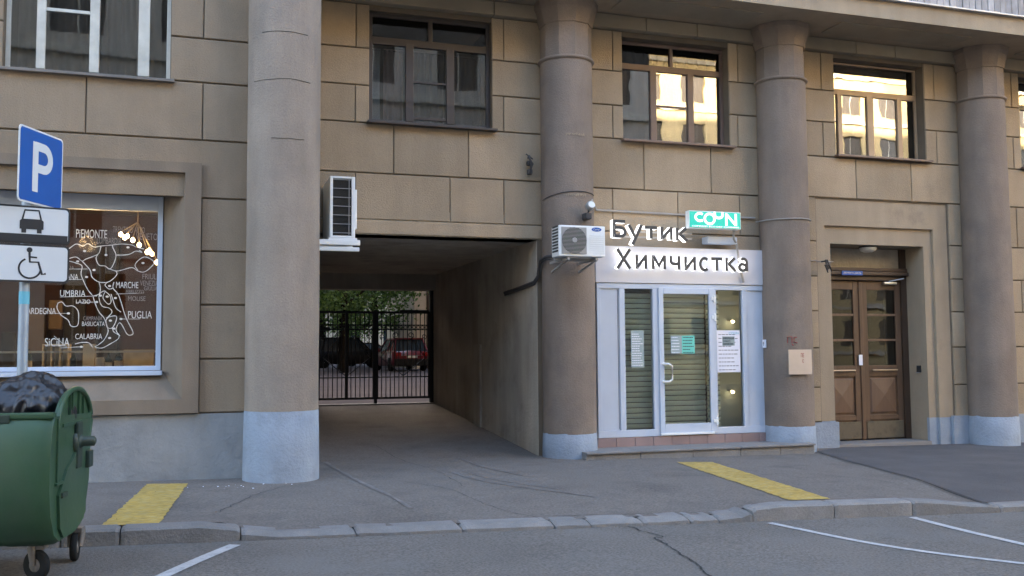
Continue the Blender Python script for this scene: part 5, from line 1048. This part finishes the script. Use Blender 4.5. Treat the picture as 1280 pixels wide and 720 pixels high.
# lid end : half disc with ribs above the rim
lc = (7.42, 1.00); R_ = 0.375
arc = [(lc[0]+R_*1.08*math.cos(a), lc[1]+R_*0.62*math.sin(a)) for a in fr(PI, -0.35, 22)]
arc = [(lc[0]-R_*1.08, lc[1]-0.02)]+arc+[(lc[0]+R_*0.96, lc[1]-0.13)]
for X_ in (BX1-0.02, BX0+0.03):
    mb = MB(); mb.poly([(X_, y, z) for y, z in arc], (-0.02, 0, 0)); lid = bp(mb, 'lid_end', 'binplastic')
    mb = MB(); mb.tube([(X_+0.01, y, z) for y, z in arc[1:]], 0.018, 6); bp(mb, 'lid_edge', 'binplastic')
    for yy, z0_, z1_2 in ((7.28, 1.0, 1.20), (7.34, 1.0, 1.21), (7.50, 1.0, 1.215), (7.62, 1.0, 1.17)):
        bp(MB().box(X_-0.001, X_+0.016, yy, yy+0.012, z0_, z1_2), 'lid_rib', 'binplastic')
    bp(MB().bbox(X_-0.001, X_+0.03, 7.08, 7.78, 0.985, 1.01, 0.005), 'lid_rib', 'binplastic')
mb = MB(); sub = [p for p in arc if p[1] > 1.02 and p[0] > 7.50]; v = [(X_, y, z) for X_ in (BX0+0.03, BX1-0.03) for y, z in sub]; k = len(sub); mb.add(v, [(i, i+1, k+i+1, k+i) for i in range(k-1)], 0, True); bp(mb, 'lid_shell', 'binplastic')
# trunnion
mb = MB(); mb.lathe([(0.085, 0), (0.085, 0.02), (0.05, 0.03), (0.035, 0.05), (0.035, 0.12), (0.02, 0.13)], 0, 0, 20); mb.xf(Matrix.Translation((BX1+0.0, 7.42, 0.865)) @ Matrix.Rotation(PI/2, 4, 'Y')); bp(mb, 'trunnion', 'bindark')
bp(MB().bbox(BX1, BX1+0.03, 7.36, 7.48, 0.68, 1.0, 0.01), 'trunnion_mount', 'bindark')
mb = MB(); mb.poly([(BX1, 7.16, 0.70), (BX1, 7.30, 0.76), (BX1, 7.42, 0.83), (BX1, 7.55, 0.85), (BX1, 7.62, 0.78), (BX1, 7.64, 0.6), (BX1, 7.64, 0.35), (BX1, 7.5, 0.28), (BX1, 7.1, 0.26), (BX1, 7.02, 0.33), (BX1, 6.98, 0.55)], (0.018, 0, 0)); bp(mb, 'end_panel', 'binplastic')
bp(MB().bbox(BX1, BX1+0.045, 7.60, 7.72, 0.66, 0.78, 0.01), 'hinge_block', 'bindark'); bp(MB().bbox(BX1+0.012, BX1+0.03, 7.02, 7.14, 0.525, 0.56, 0.006), 'grip', 'bindark')
def wheel(X_, Y_, r_, a):
    w_ = MB(); w_.lathe([(r_*0.55, -0.02), (r_*0.92, -0.022), (r_, -0.012), (r_, 0.012), (r_*0.92, 0.022), (r_*0.55, 0.02)], 0, 0, 28); Mx = Matrix.Translation((X_, Y_, zr+r_)) @ Matrix.Rotation(a, 4, 'Z') @ Matrix.Rotation(PI/2, 4, 'Y')
    c_ = bp(w_.xf(Mx), 'castor', 'rubber'); h_ = MB().lathe([(0.01, -0.026), (r_*0.56, -0.018), (r_*0.56, 0.018), (0.01, 0.026)], 0, 0, 20).xf(Mx); bp(h_, 'castor_hub', 'sillmetal', c_)
    f2 = MB(); dirv = Vector((math.cos(a), math.sin(a), 0)); side = 0.034
    for s_ in (-1, 1):
        q = Vector((X_, Y_, zr+r_))+dirv*side*s_; f2.tube([q, q+Vector((-math.sin(a)*0.02, 0.04*math.cos(a), 0.12))], [0.018, 0.03], 6)
    f2.bbox(X_-0.05, X_+0.05, Y_-0.02, Y_+0.08, zr+r_+0.10, zr+r_+0.135, 0.006); bp(f2, 'castor_fork', 'sillmetal', c_)
wheel(-1.01, 7.12, 0.10, math.radians(62)); wheel(-0.93, 7.72, 0.10, math.radians(5)); wheel(-2.1, 7.12, 0.10, 0.3); wheel(-2.1, 7.72, 0.10, 0.1)
# rubbish bag
def bagmesh(c, s, seed, label, knot=None):
    bm = bmesh.new(); bmesh.ops.create_icosphere(bm, subdivisions=6, radius=1)
    for v_ in bm.verts:
        p = v_.co.copy(); n0 = noise.noise(p*1.1+Vector((seed, 0, 0)))*0.22; rd = 1-abs(noise.noise(Vector((p.x*2.2, p.y*2.2, p.z*1.0))+Vector((0, seed, 0))))*0.26
        rd2 = 1-abs(noise.noise(Vector((p.x*6, p.y*6, p.z*3))+Vector((0, seed, 4))))*0.075; k = (1+n0)*rd*rd2
        q = p*k; v_.co = Vector((c[0]+q.x*s[0], c[1]+q.y*s[1], c[2]+q.z*s[2]))
    mb = MB(); bm.verts.index_update(); mb.add([v_.co[:] for v_ in bm.verts], [[v_.index for v_ in f.verts] for f in bm.faces], 0, True); bm.free()
    return tag(mb.build('rubbish_bag', M['bag']), label, 'rubbish bag')
ca = at(52, 487, 7.45)
bagmesh((-1.09, 7.45, 1.11), (0.30, 0.28, 0.25), 3.1, 'bulging shiny black rubbish bag in the green container, topmost')
ca = at(5, 505, 7.3)
bagmesh((-1.50, 7.40, 1.03), (0.38, 0.33, 0.17), 8.4, 'flatter black rubbish bag at the left edge of the container')

# courtyard beyond the gate ------------------------------------------------------
yz = lambda Y: 0.50+0.006*(Y-19.3)
def car(name, paint, label, L_, W2_, H_, loc, rz_, suv=False, glow=None):
    e = empty(name, label, 'car', loc=loc, rz=rz_); w = W2_/2
    # stations: x, bottom, sill side, belt z, half width
    st = [(-L_/2, 0.42, 0.72, w*0.80), (-L_/2+0.12, 0.30, 0.95, w*0.93), (-L_/2+0.5, 0.24, 1.02, w*0.99), (-0.4, 0.22, 0.99, w), (L_/2-1.5, 0.22, 0.97, w), (L_/2-1.0, 0.23, 0.95, w*0.99), (L_/2-0.45, 0.26, 0.88, w*0.95), (L_/2-0.12, 0.32, 0.76, w*0.86), (L_/2, 0.42, 0.62, w*0.72)]
    mb = MB(); R = []
    for x, zb, zt, hw in st:
        R.append([(x, -hw*0.9, zb), (x, -hw, zb+0.12), (x, -hw*1.0, (zb+zt)/2), (x, -hw*0.97, zt-0.05), (x, -hw*0.86, zt), (x, 0, zt+0.04), (x, hw*0.86, zt), (x, hw*0.97, zt-0.05), (x, hw, (zb+zt)/2), (x, hw, zb+0.12), (x, hw*0.9, zb)])
    n = 11; v = [p for r_ in R for p in r_]; mb.add(v, [(i*n+k, i*n+(k+1) % n, (i+1)*n+(k+1) % n, (i+1)*n+k) for i in range(len(R)-1) for k in range(n)], 0, True); mb.add(R[0], [list(range(n))]); mb.add(R[-1], [list(range(n))[::-1]])
    mb.build('body', paint, e)
    # greenhouse
    gh = [(-L_/2+0.14, -L_/2+0.42), (-L_/2+0.35, -L_/2+0.75), (L_/2-1.75, L_/2-2.15), (L_/2-1.15, L_/2-1.75)]
    xb0, xt0, xt1, xb1 = -L_/2+0.15, -L_/2+0.50, L_/2-2.0, L_/2-1.2; zb, zt = 0.96, H_-0.06
    def ring(x0, x1, hw, z): return [(x0, -hw, z), (x1, -hw, z), (x1, hw, z), (x0, hw, z)]
    a = ring(xb0, xb1, w*0.90, zb); b = ring(xt0, xt1, w*0.72, zt); g = MB(); g.add(a+b, [(i, (i+1) % 4, 4+(i+1) % 4, 4+i) for i in range(4)]+[(4, 5, 6, 7)]); g.build('windows', M['carglass'], e)
    r_ = MB(); r_.bbox(xt0-0.12, xt1+0.12, -w*0.75, w*0.75, zt-0.02, H_, 0.025); r_.build('roof', paint, e)
    for s_ in (-1, 1):
        for (xb, xt) in ((xb0, xt0), (xb1, xt1), ((xb0+xb1)/2-0.15, (xt0+xt1)/2-0.05), (xb0+0.55, xt0+0.4)):
            MB().tube([(xb, s_*w*0.905, zb), (xt, s_*w*0.73, zt)], 0.045, 6).build('pillar', paint, e)
        for x_ in (-L_/2+0.82, L_/2-0.88):
            t = MB(); t.lathe([(0.20, -0.1), (0.31, -0.1), (0.335, -0.07), (0.335, 0.07), (0.31, 0.1), (0.20, 0.1)], 0, 0, 28).xf(Matrix.Translation((x_, s_*(w-0.10), 0.335)) @ Matrix.Rotation(PI/2, 4, 'X')); wl = t.build('wheel', M['tyre'], e)
            t = MB(); t.lathe([(0.03, 0.08), (0.21, 0.07), (0.21, -0.07), (0.03, -0.08)], 0, 0, 20).xf(Matrix.Translation((x_, s_*(w-0.08), 0.335)) @ Matrix.Rotation(PI/2, 4, 'X')); t.build('rim', M['rim'], wl)
        MB().bbox(-L_/2+0.0, -L_/2+0.20, s_*w*0.72-0.13, s_*w*0.72+0.13, 0.72, 0.92, 0.02).build('taillight', M['taillight'], e)
        MB().bbox(L_/2-0.28, L_/2-0.03, s_*w*0.70-0.14, s_*w*0.70+0.14, 0.60, 0.74, 0.02).build('headlight', M['headlight'], e)
        MB().bbox(L_/2-1.65, L_/2-1.45, s_*(w+0.08)-0.08, s_*(w+0.08)+0.08, 0.98, 1.12, 0.02).build('mirror', paint, e)
    MB().bbox(-L_/2-0.03, -L_/2+0.1, -w*0.9, w*0.9, 0.26, 0.60, 0.04).build('rear_bumper', M['rubber'], e)
    MB().bbox(L_/2-0.1, L_/2+0.03, -w*0.8, w*0.8, 0.32, 0.48, 0.03).build('front_bumper', M['rubber'], e)
    MB().bbox(-L_/2-0.035, -L_/2+0.0, -0.26, 0.26, 0.64, 0.74, 0.004).build('number_plate', M['label'], e)
    MB().bbox(-L_/2-0.02, -L_/2+0.03, -w*0.6, w*0.6, 0.745, 0.775, 0.004).build('chrome_strip', M['rim'], e)
    return e
q = at(514, 464, 46); car('parked_car', M['redcar'], 'red hatchback parked with its tail towards the gate', 4.3, 1.85, 1.62, (q.x-0.1, 47.0+1.2, yz(48)), math.radians(94))
car('parked_car', M['blackcar'], 'black off roader parked side on beyond the gate', 4.8, 1.9, 1.78, (at(436, 450, 57).x, 57, yz(57)), 0.03)
car('parked_car', M['blackcar'], 'dark car behind the red hatchback at the tree line', 4.4, 1.8, 1.5, (at(489, 450, 61).x-1.0, 62, yz(62)), -0.1)
def tree(X_, Y_, h, cr, label, seed, n=6500, trunk_r=0.22, low=2.2):
    rnd = random.Random(seed); e = empty('tree', label, 'tree', 'trees in the courtyard', loc=(X_, Y_, yz(Y_)))
    mb = MB(); top = h*0.75; mb.tube([(0, 0, -0.1), (0.05, 0, h*0.2), (-0.08, 0.05, h*0.45), (0.05, 0, top)], [trunk_r*1.15, trunk_r, trunk_r*0.7, trunk_r*0.25], 10)
    tips = []
    for i in range(9):
        a = i*2.4+rnd.random(); z = h*(0.28+0.05*i); r_ = cr*rnd.uniform(0.5, 0.85); tip = Vector((r_*math.cos(a), r_*math.sin(a), z+r_*rnd.uniform(0.3, 0.8))); tips.append(tip)
        mb.tube([(0, 0, z), tip*0.5+Vector((0, 0, z*0.5+0.2)), tip], [trunk_r*0.4, trunk_r*0.25, 0.03], 6)
    mb.build('trunk', M['bark'], e)
    cl = []
    for i in range(55):
        a = rnd.uniform(0, 2*PI); u = rnd.random(); r_ = cr*math.sqrt(rnd.random()); z = low+(h-low)*u; lim = math.sin(PI*min(1, 0.15+0.85*u))**0.6; cl.append((Vector((r_*math.cos(a)*lim, r_*math.sin(a)*lim, z)), rnd.uniform(0.5, 1.1)))
    v = []; f = []
    for i in range(n):
        c, rr = cl[rnd.randrange(len(cl))]; p = c+Vector((rnd.gauss(0, 1), rnd.gauss(0, 1), rnd.gauss(0, 0.7)))*rr*0.55; s_ = rnd.uniform(0.05, 0.11)
        d1 = Vector((rnd.gauss(0, 1), rnd.gauss(0, 1), rnd.gauss(0, 1))).normalized(); d2 = d1.cross(Vector((rnd.gauss(0, 1), rnd.gauss(0, 1), rnd.gauss(0, 1)))).normalized(); k = len(v)
        v += [p-d1*s_, p+d2*s_*0.6, p+d1*s_, p-d2*s_*0.6]; f.append((k, k+1, k+2, k+3))
    mb = MB(); mb.add(v, f); mb.build('crown', M['leaf'], e)
tree(at(430, 440, 45).x, 45, 11, 4.2, 'leafy tree with a dark leaning trunk beyond the left gate leaf', 1, 15000, 0.19, 2.6)
tree(at(468, 440, 56).x, 56, 12, 4.5, 'broad leafy tree behind the middle of the gate', 2, 15000, 0.2, 2.4)
tree(at(500, 440, 64).x, 66, 12, 4.5, 'dense tree behind the red car', 3, 15000, 0.2, 2.2)
tree(at(405, 440, 62).x, 63, 12, 4.5, 'tree at the far left behind the black car', 4, 15000, 0.2, 2.0)
tree(at(448, 440, 40).x+1, 52, 11, 3.8, 'leafy tree between the cars and the far building', 5, 15000, 0.16, 3.1)
# far building
fb = empty('courtyard_building', 'beige rendered building across the courtyard behind the trees', 'building', loc=(8, 74, yz(74)))
HH = [(x, x+1.3, z, z+1.7) for x in fr(-16, 15, 10) for z in (1.0, 4.6, 8.2, 11.8)]
mb = MB(); wall_holes(mb, -45, 60, -0.5, 28, 0, 0.5, HH); mb.box(-45, 60, 0.5, 10, -0.5, 28.2); mb.build('wall', M['beige'], fb)
for h_ in HH:
    wn = MB().box(h_[0], h_[1], 0.3, 0.34, h_[2], h_[3]).build('window', M['carglass'], fb); MB().box((h_[0]+h_[1])/2-0.04, (h_[0]+h_[1])/2+0.04, 0.25, 0.3, h_[2], h_[3]).build('window_bar', M['whitewood'], wn)
xe = at(518, 400, 52).x
wg = empty('courtyard_wing', 'beige corner of a nearer building at the right of the gate view', 'building', loc=(xe, 52, yz(52)))
MB().box(0, 0.62, 0, 8, -0.5, 14).build('wall', M['beige'], wg); MB().box(0.62, 12, 0.5, 8, -0.5, 14).build('rear_wall', M['beige'], wg); MB().tube([(0.85, 0.3, 0), (0.85, 0.3, 14)], 0.09, 8).build('drainpipe', M['doordark'], wg)
for nm, x0, x1, y1, lb in (('courtyard_shade_block', -14, -1.5, 60, 'unseen brick block added left of the courtyard to keep out sky light'), ('courtyard_shade_block', 13.4, 24, 51, 'unseen brick block added right of the courtyard to keep out sky light')):
    e = empty(nm, lb, 'building', loc=(x0, 19.4, 0))  # unseen blocks added to keep sky light off the courtyard and passage
    hs = [(a, a+1.3, z, z+1.7) for a in fr(2.5, y1-19.4-4, 7) for z in (1.6, 5, 8.4, 11.8, 15.2, 18.6, 22)]
    mb = MB(); mb.box(0, x1-x0, 0, y1-19.4, -0.5, 28); mb.build('wall', M['sidewall'], e)
    xf_ = x1-x0 if x0 < 0 else 0; sg = 1 if x0 < 0 else -1
    for a, b, c, d in hs: MB().box(min(xf_, xf_+sg*0.03), max(xf_, xf_+sg*0.03), a, b, c, d).build('window', M['carglass'], e)
# building across the street (seen only in the window reflections; it also closes the street)
def opp(name, x0, x1, y0, y1, h, m, label, win=True):
    e = empty(name, label, 'building', loc=(x0, y1, 0)); W_ = x1-x0
    nx = int(W_/3.1); me = None
    HH = [((i+0.5)*W_/nx-0.8, (i+0.5)*W_/nx+0.8, z, z+1.7) for i in range(nx) for z in [2+3.2*k for k in range(int((h-3)/3.2))]]
    mb = MB(); wall_holes(mb, 0, W_, -2, h, 0, -0.3, HH); mb.box(0, W_, -0.3, y0-y1, -2, h); mb.bbox(-0.2, W_+0.2, y0-y1, 0.35, h, h+0.5, 0.05); mb.build('wall', M[m], e)
    for k in range(int((h-3)/3.2)): MB().box(-0.1, W_+0.1, 0.0, 0.12, 1.35+3.2*k, 1.6+3.2*k).build('ledge', M['whitewood'], e)
    for h_ in HH:
        if me is None: me = MB().box(-0.8, 0.8, -0.2, -0.16, 0, 1.7).add([(-0.03, -0.14, 0), (0.03, -0.14, 0), (0.03, -0.14, 1.7), (-0.03, -0.14, 1.7)], [(0, 1, 2, 3)], 1).build('window', [M['oppwindow'], M['whitewood']], e, ((h_[0]+h_[1])/2, 0, h_[2])).data
        else: link('window', me, e, ((h_[0]+h_[1])/2, 0, h_[2]))
opp('grey_building', -25, 17.6, -19, -9.5, 17.5, 'oppgrey', 'grey panel building across the street, mirrored in the upper windows')
opp('yellow_building', 20, 95, -42, -30, 30, 'oppyellow', 'tall pale yellow building across the street catching the evening sun')
mb = MB(); v = []; xs = fr(-60, 70, 20)
mb.box(-60, 70, -14, -8, -1.6, 0.0); o = mb.build('far_pavement', M['walk']); o['kind'] = 'structure'
